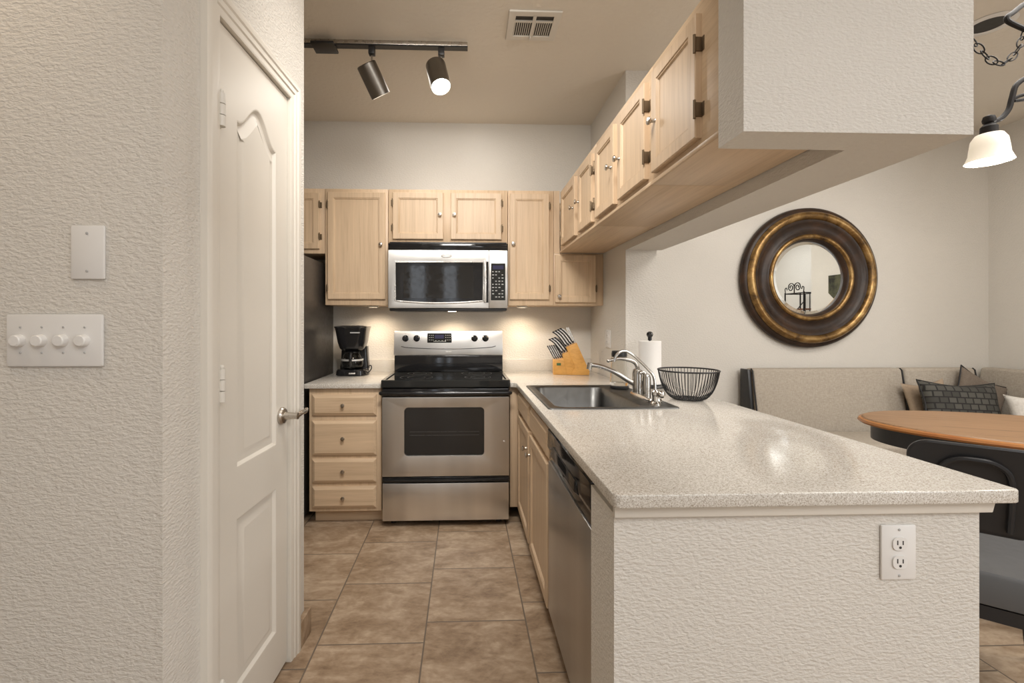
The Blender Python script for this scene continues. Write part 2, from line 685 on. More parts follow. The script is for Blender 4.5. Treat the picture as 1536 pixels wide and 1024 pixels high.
# stub wall at the end of the kitchen, pass-through header with its return, half wall
struct('wall_stub', G().box(XW, XW2 + 0.01, 2.735, YB, 0, CEIL), 'wall_paint_fine')
struct('wall_header', G().prism([(0.650, 1.035), (1.207, 1.035), (1.207, 2.735), (XW, 2.735), (XW, 1.14), (0.650, 1.14)], 1.678, 2.16, 'z')
       .box(0.650, 1.207, 1.035, 1.14, 2.16, CEIL), 'wall_paint')
struct('wall_peninsula', G().prism([(0.328, 0.985), (1.162, 0.985), (1.162, 2.735), (1.02, 2.735), (1.02, 1.165), (0.328, 1.165)], 0, 0.812, 'z')
       .prism([(0.345, 0.995), (1.155, 0.995), (1.155, 2.735), (1.03, 2.735), (1.03, 1.165), (0.345, 1.165)], 0.812, 0.8345), 'wall_paint')
struct('trim_1', G().prism([(0.325, 0.808), (1.179, 0.808), (1.187, 0.8355), (0.325, 0.8355)], 0.972, 0.985, 'y', 0.002).box(1.162, 1.185, 0.985, 2.70, 0.808, 0.8355, 0.003), 'trim_paint')

# pantry wall (runs almost along the view), its door, casing and baseboard
AL = math.atan(0.045)
MP = Matrix.Translation((-0.7158, 0, 0)) @ Matrix.Rotation(R(90) - AL, 4, 'Z')   # local x runs along the wall, local -y faces the kitchen
DL, DR, DT = 1.231, 1.672, 2.046
struct('wall_pantry', G().box(YF, DL - 0.012, 0, 0.11, 0, CEIL).box(DR + 0.012, 1.815, 0, 0.11, 0, CEIL)
       .box(DL - 0.012, DR + 0.012, 0, 0.11, DT + 0.012, CEIL).box(1.70, 1.815, 0.11, 1.15, 0, CEIL), 'wall_paint', None, MP)

# casing: moulded profile swept round the opening (mitred)
prof = [(0.0, 0.0), (0.0, -0.010), (0.006, -0.013), (0.020, -0.013), (0.024, -0.017), (0.040, -0.017), (0.045, -0.021), (0.060, -0.022), (0.068, -0.018), (0.068, 0.0)]
g = G()
lp = []
for (x, z, sx, sz) in ((DL, 0.0, -1, 0), (DL, DT + 0.004, -1, 1), (DR, DT + 0.004, 1, 1), (DR, 0.0, 1, 0)):
    lp.append([(x + sx * a, d, z + sz * a) for a, d in prof])
g.loops(lp)
g.box(DL - 0.012, DL, 0, 0.11, 0, DT + 0.012).box(DR, DR + 0.012, 0, 0.11, 0, DT + 0.012).box(DL, DR, 0, 0.11, DT + 0.004, DT + 0.012)
struct('trim_2', g, 'trim_paint', None, MP)


def arch_top(x0, x1, z0, z1, rise, k=16):
    out = [(x0, z0), (x1, z0)]
    for i in range(k + 1):
        t = i / k
        x = x1 + (x0 - x1) * t
        s = 0.5 - 0.5 * math.cos(2 * PI * min(max((t - 0.06) / 0.88, 0), 1))
        out.append((x, z1 - rise + rise * s ** 0.8))
    return out


def pantry_panel(g, poly, y):
    rings = [(0.0, y), (0.004, y + 0.001), (0.012, y + 0.010), (0.020, y + 0.011), (0.044, y + 0.003), (0.048, y + 0.003)]
    lp = []
    for d, yy in rings:
        q = inset_poly(poly, d)
        lp.append([(a, yy, b) for a, b in q])
    g.loops(lp, cap0=False, cap1=True)


up_poly = arch_top(DL + 0.105, DR - 0.085, 0.81, 1.905, 0.085)
lo_poly = [(DL + 0.105, 0.165), (DR - 0.085, 0.165), (DR - 0.085, 0.665), (DL + 0.105, 0.665)]
# subdivide straight sides so that the inset keeps its shape
g = G()
Msheet = Matrix(((1, 0, 0, 0), (0, 0, -1, 0), (0, 1, 0, 0), (0, 0, 0, 1)))
g.sheet([(DL + 0.003, 0.012), (DR - 0.003, 0.012), (DR - 0.003, DT), (DL + 0.003, DT)], [up_poly, lo_poly], -0.038, -0.003, Msheet)
pantry_panel(g, up_poly, 0.003)
pantry_panel(g, lo_poly, 0.003)
door = struct('door_1', g, 'trim_paint', None, MP)
hx = DL + 0.004
for z in (1.80, 1.065, 0.225):
    h = G()
    h.box(hx - 0.018, hx + 0.012, -0.006, 0.003, z - 0.046, z + 0.046, 0.001)
    for k in range(3):
        z0 = z - 0.044 + k * 0.030
        h.cyl((hx, -0.012, z0), (hx, -0.012, z0 + 0.028), 0.0100, n=14)
    h.sphere((hx, -0.012, z + 0.048), 0.007, n=10)
    h.build('door_hinge', 'white_metal', door, MP)
h = G()
hz, hxx = 0.905, DR - 0.052
My = Matrix.Rotation(R(90), 4, 'X')
h.lathe([(0.030, -0.003), (0.030, 0.004), (0.026, 0.010), (0.013, 0.012), (0.011, 0.050), (0.012, 0.058), (0.0, 0.060)], (hxx, 0, hz), 28, My)
h.tube([(hxx, -0.050, hz), (hxx + 0.02, -0.052, hz + 0.001), (hxx + 0.05, -0.052, hz + 0.003), (hxx + 0.085, -0.050, hz + 0.000), (hxx + 0.105, -0.046, hz + 0.004)],
       [0.010, 0.007], 12, smooth=4)
h.build('door_handle', 'nickel', door, MP)

struct('baseboard_pantry', G().box(1.74, 1.836, -0.021, 0.0, 0, 0.098, 0.002).box(1.815, 1.836, 0.0, 1.15, 0, 0.098, 0.002), 'floor_tile', None, MP)
struct('baseboard_stub', G().box(XW2 + 0.01, XW2 + 0.03, 2.735, YB, 0, 0.098).box(XW2 + 0.03, XR, YB - 0.02, YB, 0, 0.098), 'floor_tile')


# ------------------------------------------------------------------ wall plates
def screw(g, x, y, z, r=0.003, M=None):
    q = Matrix.Rotation(R(90), 4, 'X')
    b = G()
    b.lathe([(r, 0), (r, 0.0012), (r * 0.7, 0.002)], (x, y, z), 12, q)
    if M:
        b.bm.transform(M)
    g._merge(b.bm)


yp = YF
t = thing('blank_wall_plate', 'small blank white cover plate above the row of dimmer knobs', 'wall plate', (-0.828, yp, 1.327))
G().box(-0.864, -0.791, yp - 0.007, yp, 1.327, 1.446, 0.004).build('plate', 'white_plastic', t)
for z in (1.345, 1.428):
    g = G()
    screw(g, -0.8275, yp - 0.007, z)
    g.build('screw', 'grey_mark', t)
t = thing('dimmer_switch_plate', 'wide white plate with four round dimmer knobs on the textured wall', 'light switch', (-0.897, yp, 1.135))
G().box(-1.0, -0.794, yp - 0.008, yp, 1.135, 1.251, 0.005).build('plate', 'white_plastic', t)
for k in range(4):
    x = -0.970 + 0.0455 * k
    g = G()
    g.lathe([(0.014, 0), (0.0135, 0.004), (0.0125, 0.012), (0.0105, 0.014), (0, 0.0143)], (x, yp - 0.008, 1.1925), 24, Matrix.Rotation(R(90), 4, 'X'))
    g.build('dimmer_knob', 'white_plastic', t)
    for z in (1.166, 1.222):
        g = G()
        screw(g, x + 0.002, yp - 0.008, z, 0.0022)
        g.build('screw', 'grey_mark', t)


def duplex_outlet(label, M, w=0.080, h=0.122, group=None):
    loc = M.to_translation()
    t = thing('wall_outlet', label, 'outlet', loc)
    G().box(-w / 2, w / 2, -0.006, 0, -h / 2, h / 2, 0.003).build('plate', 'white_plastic', t, M)
    for sz in (1, -1):
        g = G()
        screw(g, 0, -0.006, sz * h * 0.42, 0.0028)
        g.build('screw', 'grey_mark', t, M)
    for s in (1, -1):
        g = G()
        q = [(a, b) for a, b in rrect(-0.0165, 0.0165, s * 0.0205 - 0.0145, s * 0.0205 + 0.0145, 0.011)]
        g.prism(q, -0.009, -0.006, 'y')
        soc = g.build('receptacle', 'white_plastic', t, M)
        g = G()
        zc = s * 0.0205
        g.box(-0.0075, -0.0050, -0.0094, -0.0088, zc - 0.002, zc + 0.008)
        g.box(0.0050, 0.0075, -0.0094, -0.0088, zc - 0.002, zc + 0.007)
        g.lathe([(0.0030, 0), (0.0030, 0.0006)], (0, -0.0088, zc - 0.008), 12, Matrix.Rotation(R(90), 4, 'X'))
        g.build('slots', 'slot_dark', soc, M).name = 'slot'
    return t


duplex_outlet('white duplex outlet on the textured end wall of the peninsula', Matrix.Translation((0.969, 0.985, 0.719)))
duplex_outlet('small white outlet on the kitchen side wall behind the faucet', Matrix.Translation((XW, 3.07, 1.125)) @ Matrix.Rotation(R(-90), 4, 'Z'), 0.115)

# ------------------------------------------------------------------ cabinets
MR = Matrix.Rotation(R(-90), 4, 'Z')     # local x -> world -y, local -y -> world -x


def add_knob(parent, x, y, z, M=None, s=1.0):
    g = G()
    g.lathe([(0.008 * s, 0), (0.006 * s, 0.003 * s), (0.0055 * s, 0.012 * s), (0.0125 * s, 0.018 * s), (0.014 * s, 0.022 * s), (0.012 * s, 0.026 * s), (0, 0.028 * s)],
            (x, y, z), 18, Matrix.Rotation(R(90), 4, 'X'))
    return g.build('knob', 'nickel', parent, M)


def add_hinge(parent, x, y, z, side, M=None):
    g = G()
    g.box(x - 0.004, x + 0.004, y - 0.004, y + 0.020, z - 0.020, z + 0.020, 0.001)
    g.box(x, x + side * 0.014, y + 0.018, y + 0.022, z - 0.020, z + 0.020, 0.001)
    g.cyl((x + side * 0.002, y - 0.003, z - 0.026), (x + side * 0.002, y - 0.003, z + 0.026), 0.004, n=10)
    return g.build('hinge', 'bronze', parent, M)


def cab_door(parent, x0, x1, z0, z1, yf, M=None, knob=None, hinges=(), side=1, st=0.048, mat='oak_vertical'):
    """frame-and-panel door; yf is the cabinet front, the door stands 20 mm proud of it"""
    rings = [(0, yf), (0, yf - 0.017), (0.003, yf - 0.020), (st - 0.010, yf - 0.020), (st - 0.007, yf - 0.0165), (st - 0.003, yf - 0.017), (st + 0.001, yf - 0.0115), (st + 0.004, yf - 0.0115)]
    g = G()
    lp = []
    for d, y in rings:
        lp.append([(x0 + d, y, z0 + d), (x1 - d, y, z0 + d), (x1 - d, y, z1 - d), (x0 + d, y, z1 - d)])
    g.loops(lp)
    o = g.build('door', mat, parent, M, angle=20)
    if knob:
        add_knob(o, knob[0], yf - 0.020, knob[1], M)
    for z in hinges:
        add_hinge(o, (x1 if side > 0 else x0), yf - 0.020, z, side, M)
    return o


def drawer(parent, x0, x1, z0, z1, yf, M=None, knob=None, name='drawer', mat='oak_horizontal'):
    g = G()
    lp = []
    for d, y in [(0, yf), (0, yf - 0.010), (0.003, yf - 0.012), (0.018, yf - 0.020)]:
        lp.append([(x0 + d, y, z0 + d), (x1 - d, y, z0 + d), (x1 - d, y, z1 - d), (x0 + d, y, z1 - d)])
    g.loops(lp)
    o = g.build(name, mat, parent, M, angle=12)
    if knob:
        add_knob(o, knob[0], yf - 0.020, knob[1], M, 0.9)
    return o


CF = 3.18   # front of the back-wall upper cabinets
CT = 2.165


def back_cab(label, x0, x1, z0, doors, side_panel=None):
    t = thing('wall_cabinet', label, 'cabinet', ((x0 + x1) / 2, CF, z0), 'pale oak wall cabinets')
    g = G().box(x0 + 0.0008, x1 - 0.0008, CF, YB, z0, CT, 0.0015)
    g.build('body', 'oak_vertical', t)
    for d in doors:
        cab_door(t, yf=CF, **d)
    return t


def px(u):
    return (u - 697.0) / 680.0 * 3.165


back_cab('pale oak wall cabinet over the dark refrigerator, mostly cut off by the pantry wall', -1.74, -0.968, 1.715,
         [dict(x0=-1.70, x1=-1.37, z0=1.745, z1=2.13), dict(x0=-1.33, x1=-1.002, z0=1.745, z1=2.13, hinges=(1.83, 2.05), side=1)])
back_cab('tall pale oak wall cabinet above the coffee maker', -0.966, -0.532, 1.358,
         [dict(x0=-0.945, x1=-0.550, z0=1.398, z1=2.138, knob=(-0.578, 1.775), hinges=(1.475, 2.055), side=-1)])
back_cab('short two-door pale oak wall cabinet directly above the microwave', -0.530, 0.303, 1.790,
         [dict(x0=-0.498, x1=-0.148, z0=1.816, z1=2.140, knob=(-0.172, 1.985), hinges=(1.895, 2.07), side=-1),
          dict(x0=-0.096, x1=0.258, z0=1.816, z1=2.140, knob=(-0.072, 1.985), hinges=(1.895, 2.07), side=1)])
t = back_cab('tall narrow pale oak wall cabinet between microwave and room corner', 0.305, 0.628, 1.358,
             [dict(x0=0.316, x1=0.594, z0=1.398, z1=2.140, knob=(0.340, 1.785), hinges=(1.475, 2.055), side=1, st=0.05)])
t = thing('wall_cabinet', 'small low pale oak wall cabinet in the corner above the knife block', 'cabinet', (0.78, CF, 1.36), 'pale oak wall cabinets')
G().box(0.629, XW - 0.001, CF, YB, 1.358, 1.7235, 0.0015).build('body', 'oak_vertical', t)
cab_door(t, 0.636, 0.925, 1.378, 1.712, CF, knob=(0.662, 1.42), hinges=(1.475,), side=1)
g = G().box(0.629, 0.671, CF, YB, 1.7245, CT)
g.build('corner_filler', 'oak_vertical', t)

# run of upper cabinets over the peninsula (facing the kitchen, -X)
XC = 0.672


def run_cab(label, y0, y1, doors):
    t = thing('wall_cabinet', label, 'cabinet', (XC, (y0 + y1) / 2, 1.725), 'pale oak cabinets hung over the peninsula')
    G().box(XC, XW - 0.003, y0 + 0.0008, y1 - 0.0008, 1.7245, 2.15, 0.0015).build('body', 'oak_side', t)
    M = Matrix.Translation((XC, 0, 0)) @ MR
    for (a, b, kn, hg, sd) in doors:
        cab_door(t, -b, -a, 1.756, 2.108, 0.0, M, knob=(kn and (-kn, 1.925)), hinges=hg, side=sd, st=0.050)
    # little moulding along the bottom front edge
    G().box(XC - 0.006, XC - 0.0002, y0 + 0.001, y1 - 0.001, 1.7245, 1.738, 0.002).build('bottom_rail', 'oak_side', t)
    return t


run_cab('single-door pale oak cabinet hung over the peninsula, beside the white soffit end', 1.141, 1.600,
        [(1.262, 1.567, 1.535, (1.835, 2.020), 1)])
run_cab('middle two-door pale oak cabinet in the row hung over the peninsula', 1.600, 2.290,
        [(1.630, 1.920, 1.893, (1.835, 2.020), 1), (1.973, 2.255, 2.000, (1.835, 2.020), -1)])
run_cab('two-door pale oak cabinet hung over the peninsula nearest the back wall', 2.290, CF - 0.022,
        [(2.320, 2.600, 2.575, (1.835, 2.020), 1), (2.680, 3.060, 2.708, (1.835, 2.020), -1)])

# left base cabinet with four drawers
t = thing('drawer_cabinet', 'pale oak base cabinet with four drawers left of the range', 'cabinet', (-0.72, 2.80, 0))
G().box(-0.945, -0.508, 2.795, 3.475, 0.085, 0.8355, 0.0015).build('body', 'oak_vertical', t)
G().box(-0.930, -0.508, 2.865, 3.47, 0.0, 0.0848).build('toe_kick', 'oak_horizontal', t)
for z0, z1 in ((0.670, 0.798), (0.428, 0.640), (0.262, 0.408), (0.108, 0.240)):
    drawer(t, -0.925, -0.537, z0, z1, 2.795, knob=(-0.735, (z0 + z1) / 2))

# sink base cabinet (facing -X) with filler at the inner corner
t = thing('sink_cabinet', 'pale oak sink base cabinet with two doors beside the dishwasher', 'cabinet', (0.345, 2.3, 0))
XB = 0.347
G().box(XB, 0.98, 1.786, 1.83, 0.085, 0.8355).box(XB, 0.37, 1.83, 2.82, 0.085, 0.8355).box(XB, 1.0, 1.83, 2.82, 0.085, 0.10).build('body', 'oak_vertical', t)
G().box(0.40, 0.42, 1.786, 2.88, 0.0, 0.0848).build('toe_kick', 'oak_side', t)
M = Matrix.Translation((XB, 0, 0)) @ MR
drawer(t, -2.80, -2.335, 0.690, 0.806, 0, M, name='drawer_front', mat='oak_side')
drawer(t, -2.285, -1.80, 0.690, 0.806, 0, M, name='drawer_front', mat='oak_side')
cab_door(t, -2.80, -2.335, 0.092, 0.668, 0, M, knob=(-2.372, 0.575), st=0.055)
cab_door(t, -2.285, -1.80, 0.092, 0.668, 0, M, knob=(-2.248, 0.575), st=0.055)
t = tag(G().box(0.283, 0.346, 2.822, 2.842, 0.085, 0.8355, 0.001).box(0.283, 0.346, 2.842, 3.45, 0.085, 0.8355).build('corner_cabinet', 'oak_vertical'),
        'narrow pale oak filler cabinet between the range and the sink cabinet', 'cabinet')

# ------------------------------------------------------------------ countertops
t = thing('countertop', 'short speckled off-white countertop under the coffee maker', 'countertop', (-0.73, 3.1, 0.865))
G().box(-0.968, -0.507, 2.768, 3.478, 0.836, 0.865, 0.004).build('slab', 'quartz', t)
G().box(-0.968, -0.507, 3.479, YB, 0.836, 0.957, 0.003).build('backsplash', 'quartz', t)

t = thing('countertop', 'large L-shaped speckled off-white countertop of the peninsula with the sink', 'countertop', (0.75, 1.8, 0.865))
outer = [(0.283, 2.790), (0.300, 2.788), (0.317, 2.770), (0.317, 0.966), (0.320, 0.958), (0.325, 0.954), (0.333, 0.952), (1.208, 0.952), (1.216, 0.955), (1.222, 0.962),
         (1.222, 2.732), (0.981, 2.732), (0.981, 3.478), (0.283, 3.478)]
hole = [(0.385, 1.935), (0.385, 2.600), (0.790, 2.600), (0.790, 1.935)]
g = G().sheet(outer, [hole], 0.836, 0.865, None, 0.003)
g.build('slab', 'quartz', t)
G().box(0.283, 0.981, 3.479, YB, 0.836, 0.957, 0.003).build('backsplash', 'quartz', t)

# ------------------------------------------------------------------ sink, faucets
t = thing('kitchen_sink', 'stainless steel drop-in sink set in the peninsula countertop', 'sink', (0.63, 2.26, 0.865))
Z = 0.8652
SX0, SX1, SY0, SY1 = 0.356, 0.925, 1.905, 2.632
BX0, BX1, BY0, BY1 = 0.405, 0.775, 1.955, 2.580


def rl(x0, x1, y0, y1, r, z):
    return [(a, b, z) for a, b in rrect(x0, x1, y0, y1, r, 6)]


g = G()
g.loops([rl(SX0, SX1, SY0, SY1, 0.02, Z), rl(SX0 + 0.002, SX1 - 0.002, SY0 + 0.002, SY1 - 0.002, 0.02, Z + 0.005), rl(SX0 + 0.010, SX1 - 0.010, SY0 + 0.010, SY1 - 0.010, 0.02, Z + 0.006),
         rl(SX0 + 0.016, SX1 - 0.016, SY0 + 0.016, SY1 - 0.016, 0.02, Z + 0.0035), rl(BX0 - 0.012, BX1 + 0.012, BY0 - 0.012, BY1 + 0.012, 0.06, Z + 0.0035), rl(BX0, BX1, BY0, BY1, 0.055, Z - 0.004),
         rl(BX0 + 0.006, BX1 - 0.006, BY0 + 0.006, BY1 - 0.006, 0.055, Z - 0.14), rl(BX0 + 0.03, BX1 - 0.03, BY0 + 0.03, BY1 - 0.03, 0.05, Z - 0.17)], cap0=False)
g.build('basin', 'steel_sink', t, fix=False)
g = G().lathe([(0.0, 0.0), (0.045, 0.0), (0.045, 0.003), (0.030, 0.001), (0.0, -0.0005)], (0.59, 2.27, Z - 0.1695), 24, cap0=False, cap1=False)
g.build('drain', 'chrome', t)

t = thing('kitchen_faucet', 'chrome faucet with long curved spout over the sink', 'faucet', (0.86, 2.15, Z))
D0 = Z + 0.0036
bp = [(0.868 + 0.033 * math.cos(a), (2.255 if math.sin(a) > 0 else 2.045) + 0.033 * math.sin(a)) for a in [2 * PI * k / 32 + 0.01 for k in range(32)]]
g = G()
g.loops([[(x, y, D0) for x, y in bp], [(x, y, D0 + 0.012) for x, y in bp], [((x - 0.868) * 0.85 + 0.868, (y - 2.15) * 0.96 + 2.15, D0 + 0.020) for x, y in bp]])
g.build('base_plate', 'chrome', t)
g = G().lathe([(0.024, 0), (0.024, 0.10), (0.021, 0.112), (0.012, 0.118)], (0.862, 2.235, D0 + 0.018), 24)
g.build('body', 'chrome', t)
g = G().tube([(0.862, 2.235, 0.920), (0.815, 2.245, 0.948), (0.755, 2.26, 0.986), (0.690, 2.28, 1.012), (0.645, 2.29, 1.018), (0.632, 2.292, 1.014)], [0.013, 0.0105], 14, smooth=5)
g.cyl((0.640, 2.290, 1.030), (0.634, 2.292, 0.997), 0.0135, n=16)
g.build('spout', 'chrome', t)
g = G().tube([(0.860, 2.23, 0.985), (0.856, 2.225, 1.020), (0.838, 2.225, 1.040), (0.800, 2.225, 1.052), (0.765, 2.225, 1.056), (0.735, 2.225, 1.050), (0.715, 2.225, 1.046)], [0.011, 0.007], 12, smooth=5)
g.sphere((0.712, 2.225, 1.045), 0.009, n=12)
g.build('handle', 'chrome', t)
g = G().lathe([(0.021, 0), (0.021, 0.082), (0.016, 0.098), (0.006, 0.103)], (0.875, 2.155, D0 + 0.018), 24)
g.tube([(0.875, 2.155, 0.968), (0.868, 2.155, 0.988), (0.855, 2.155, 0.995), (0.842, 2.155, 0.992)], 0.009, 12, smooth=4)
g.build('side_spray', 'chrome', t)

t = thing('filter_faucet', 'thin gooseneck water filter tap beside the main faucet', 'faucet', (0.845, 1.985, Z))
g = G().lathe([(0.024, 0), (0.022, 0.008), (0.013, 0.016), (0.013, 0.040), (0.016, 0.044), (0.016, 0.058), (0.009, 0.066)], (0.846, 1.985, D0), 20)
g.build('body', 'chrome', t)
g = G().sphere((0.862, 1.960, D0 + 0.050), 0.017, n=16)
g.cyl((0.846, 1.985, D0 + 0.050), (0.862, 1.960, D0 + 0.050), 0.008, n=12)
g.build('lever', 'chrome', t)
g = G().tube([(0.846, 1.985, 0.930), (0.842, 1.99, 0.990), (0.820, 1.99, 1.022), (0.765, 1.995, 1.077), (0.728, 2.00, 1.104), (0.700, 2.00, 1.106), (0.680, 2.00, 1.092), (0.670, 2.00, 1.072), (0.668, 2.00, 1.060)], 0.0062, 10, smooth=5)
g.build('spout', 'chrome', t)

t = thing('glass_pitcher', 'clear ridged glass pitcher with black lid standing behind the faucet', 'pitcher', (0.866, 2.52, 0.865))
c = (0.866, 2.512, Z + 0.0036)
g = G().lathe([(0.046, 0.000), (0.052, 0.003), (0.052, 0.012), (0.046, 0.016)], c, 28)
g.build('base', 'black_satin', t)
g = G().lathe([(0.046, 0.0165), (0.050, 0.03), (0.046, 0.10), (0.041, 0.175), (0.039, 0.175), (0.043, 0.10), (0.046, 0.033), (0.0, 0.03)], c, 36, cap0=True, cap1=False)
g.build('jug', 'clear_glass', t)
g = G().lathe([(0.042, 0.1755), (0.043, 0.19), (0.040, 0.208), (0, 0.21)], c, 28)
g.build('lid', 'black_satin', t)

# ------------------------------------------------------------------ range
t = thing('kitchen_range', 'stainless steel electric range with black glass cooktop', 'stove', (-0.113, 2.76, 0))
RX0, RX1 = -0.499, 0.274
YR = 2.745
G().box(RX0 + 0.004, RX1 - 0.004, YR + 0.035, 3.36, 0.035, 0.868, 0.003).build('body', 'black_satin', t)
# oven door with window opening
wx0, wx1, wz0, wz1 = -0.362, 0.118, 0.432, 0.722
g = G().sheet(rrect(RX0 + 0.003, RX1 - 0.003, 0.307, 0.786, 0.006), [rrect(wx0, wx1, wz0, wz1, 0.022)], 0, 0.034, Matrix.Translation((0, YR + 0.034, 0)) @ Msheet, 0.002)
od = g.build('oven_door', 'steel_brushed', t)
G().prism(rrect(wx0 + 0.001, wx1 - 0.001, wz0 + 0.001, wz1 - 0.001, 0.021), YR + 0.005, YR + 0.010, 'y').build('window', 'oven_glass', od)
g = G().tube([(a, YR + 0.003, b) for a, b in rrect(wx0 - 0.001, wx1 + 0.001, wz0 - 0.001, wz1 + 0.001, 0.023)], 0.003, 8, closed=True)
g.build('window_trim', 'steel_sink', od)
g = G()
for z in (0.555, 0.575):
    g.box(wx0 + 0.03, wx1 - 0.03, YR + 0.0045, YR + 0.005, z - 0.001, z + 0.001)
g.build('rack_line', 'ring_mark', od)
# black full-width handle band at the top of the door
g = G().tube([(RX0 + 0.012, YR - 0.004, 0.812), (RX0 + 0.03, YR - 0.022, 0.812), (-0.113, YR - 0.030, 0.812), (RX1 - 0.03, YR - 0.022, 0.812), (RX1 - 0.012, YR - 0.004, 0.812)], 0.012, 12, smooth=8)
g.box(RX0 + 0.004, RX1 - 0.004, YR - 0.004, YR + 0.034, 0.788, 0.838, 0.006)
g.build('door_handle', 'black_gloss', od)
g = G().lathe([(0.006, 0), (0.005, 0.002), (0, 0.0025)], (0.240, YR, 0.515), 12, My)
g.build('badge', 'badge_silver', od)
g = G().box(RX0 + 0.003, RX1 - 0.003, YR + 0.004, YR + 0.036, 0.270, 0.304, 0.004)
g.tube([(RX0 + 0.01, YR + 0.002, 0.285), (-0.113, YR - 0.008, 0.285), (RX1 - 0.01, YR + 0.002, 0.285)], 0.009, 10, smooth=8)
g.build('drawer_grip', 'black_gloss', t)
G().box(RX0 + 0.005, RX1 - 0.005, YR, YR + 0.034, 0.040, 0.266, 0.004).build('storage_drawer', 'steel_brushed', t)
for x in (RX0 + 0.06, RX1 - 0.06):
    for y in (2.83, 3.28):
        G().cyl((x, y, 0.0), (x, y, 0.036), 0.018, n=14).build('foot', 'black_satin', t)
# cooktop with raised rim
g = G()
lps = []
for d, z in [(0.004, 0.842), (0, 0.848), (0, 0.884), (0.004, 0.890), (0.022, 0.890), (0.028, 0.884), (0.034, 0.884)]:
    x0, x1, y0, y1 = RX0 - 0.004 + d, RX1 + 0.004 - d, YR - 0.012 + d, 3.32 - d
    lps.append([(a, b, z) for a, b in rrect(x0, x1, y0, y1, 0.016 - min(d, 0.012), 4)])
g.loops(lps)
ct = g.build('cooktop', 'black_glass', t)
for (x, y, r) in ((-0.31, 2.93, 0.105), (0.085, 2.93, 0.085), (-0.31, 3.16, 0.085), (0.085, 3.16, 0.105)):
    g = G()
    for q in (r, r * 0.55):
        g.lathe([(q, 0.0001), (q, 0.0004), (q - 0.0025, 0.0004), (q - 0.0025, 0.0001)], (x, y, 0.8840), 48, cap0=False, cap1=False)
    g.build('burner_ring', 'ring_mark', ct)
# backguard and control console
G().box(RX0 - 0.002, RX1 + 0.0, 3.255, 3.36, 0.886, 1.000, 0.004).build('backguard', 'black_gloss', t)
CM = Matrix.Translation((0, 3.262, 1.0)) @ Matrix.Rotation(R(-8), 4, 'X')
g = G().box(RX0 - 0.008, RX1 + 0.002, 0.0, 0.075, 0.002, 0.178, 0.004)
con = g.build('console', 'steel_brushed', t, CM)
G().prism(rrect(-0.268, -0.093, 0.092, 0.162, 0.004), -0.003, 0.001, 'y').build('display', 'black_glass', con, CM)
G().box(-0.215, -0.150, -0.0036, -0.003, 0.122, 0.150).build('clock', 'display_blue', con, CM)
g = G()
random.seed(7)
for k in range(8):
    x = -0.222 + 0.0115 * k
    g.box(x, x + 0.007, -0.0038, -0.003, 0.100, 0.104 + 0.004 * (k % 2))
for x in (-0.256, -0.243, -0.230, -0.138, -0.123, -0.108):
    for z in (0.110, 0.128, 0.144):
        g.box(x, x + 0.006, -0.0038, -0.003, z, z + 0.004)
g.build('button_mark', 'grey_mark', con, CM)
for x in (-0.425, -0.345, 0.072, 0.151):
    g = G().lathe([(0.024, 0), (0.023, 0.004), (0.019, 0.006), (0.018, 0.022), (0.015, 0.025), (0, 0.025)], (x, 0, 0.124), 24, My)
    g.box(x - 0.003, x + 0.003, -0.030, -0.006, 0.108, 0.140, 0.002)
    kb = g.build('control_knob', 'black_gloss', con, CM)
    g = G()
    for a in range(7):
        th = R(-30 + a * 40)
        g.box(x + 0.031 * math.cos(th) - 0.0012, x + 0.031 * math.cos(th) + 0.0012, -0.0008, 0.0, 0.124 + 0.031 * math.sin(th) - 0.0012, 0.124 + 0.031 * math.sin(th) + 0.0012)
    g.build('dial_mark', 'slot_dark', kb, CM)
g = G().tube([(-0.455, -0.001, 0.066), (-0.40, -0.002, 0.057), (-0.25, -0.003, 0.050), (-0.113, -0.003, 0.048), (0.03, -0.003, 0.050), (0.18, -0.002, 0.058), (0.225, -0.001, 0.068)], 0.003, 8, smooth=5)
g.build('console_crease', 'steel_sink', con, CM)
g = G()
for k, w in enumerate((0.012, 0.008, 0.010, 0.006)):
    g.box(-0.135 + 0.0115 * k, -0.135 + 0.0115 * k + w * 0.85, -0.0012, 0.0, 0.024, 0.032)
g.build('brand_mark', 'paper', con, CM)

# ------------------------------------------------------------------ microwave
t = thing('microwave_oven', 'stainless steel over-the-range microwave with dark window', 'microwave', (-0.11, 3.08, 1.32))
MX0, MX1 = -0.517, 0.294
YM = 3.09
G().box(MX0 + 0.003, MX1 - 0.003, YM + 0.03, YB - 0.002, 1.318, 1.7885, 0.003).build('body', 'black_satin', t)
g = G().box(MX0, MX1, YM, YM + 0.032, 1.730, 1.774, 0.003)
for z in (1.737, 1.744, 1.757):
    g.box(MX0 + 0.004, MX1 - 0.004, YM - 0.004, YM, z, z + 0.004)
g.build('vent_grille', 'black_gloss', t)
mx2 = 0.167
vx0, vx1, vz0, vz1 = -0.470, 0.128, 1.372, 1.648
arc = [(vx0, vz1), (vx0, vz0 + 0.012)] + [(vx0 + 0.012 + (vx1 - vx0 - 0.024) * k / 16, vz0 + 0.010 - 0.014 * math.sin(PI * k / 16)) for k in range(17)] + [(vx1, vz0 + 0.012), (vx1, vz1)]
g = G().sheet([(MX0, 1.334), (mx2 - 0.001, 1.334), (mx2 - 0.001, 1.729), (MX0, 1.729)], [arc], 0, 0.030, Matrix.Translation((0, YM + 0.030, 0)) @ Msheet, 0.002)
dr = g.build('door', 'steel_brushed', t)
g = G().tube([(a, YM - 0.001, b) for a, b in arc], 0.0065, 8, closed=True)
g.build('window_trim', 'badge_silver', dr)
G().prism(inset_poly(arc, 0.001), YM + 0.004, YM + 0.010, 'y').build('window_border', 'black_gloss', dr)
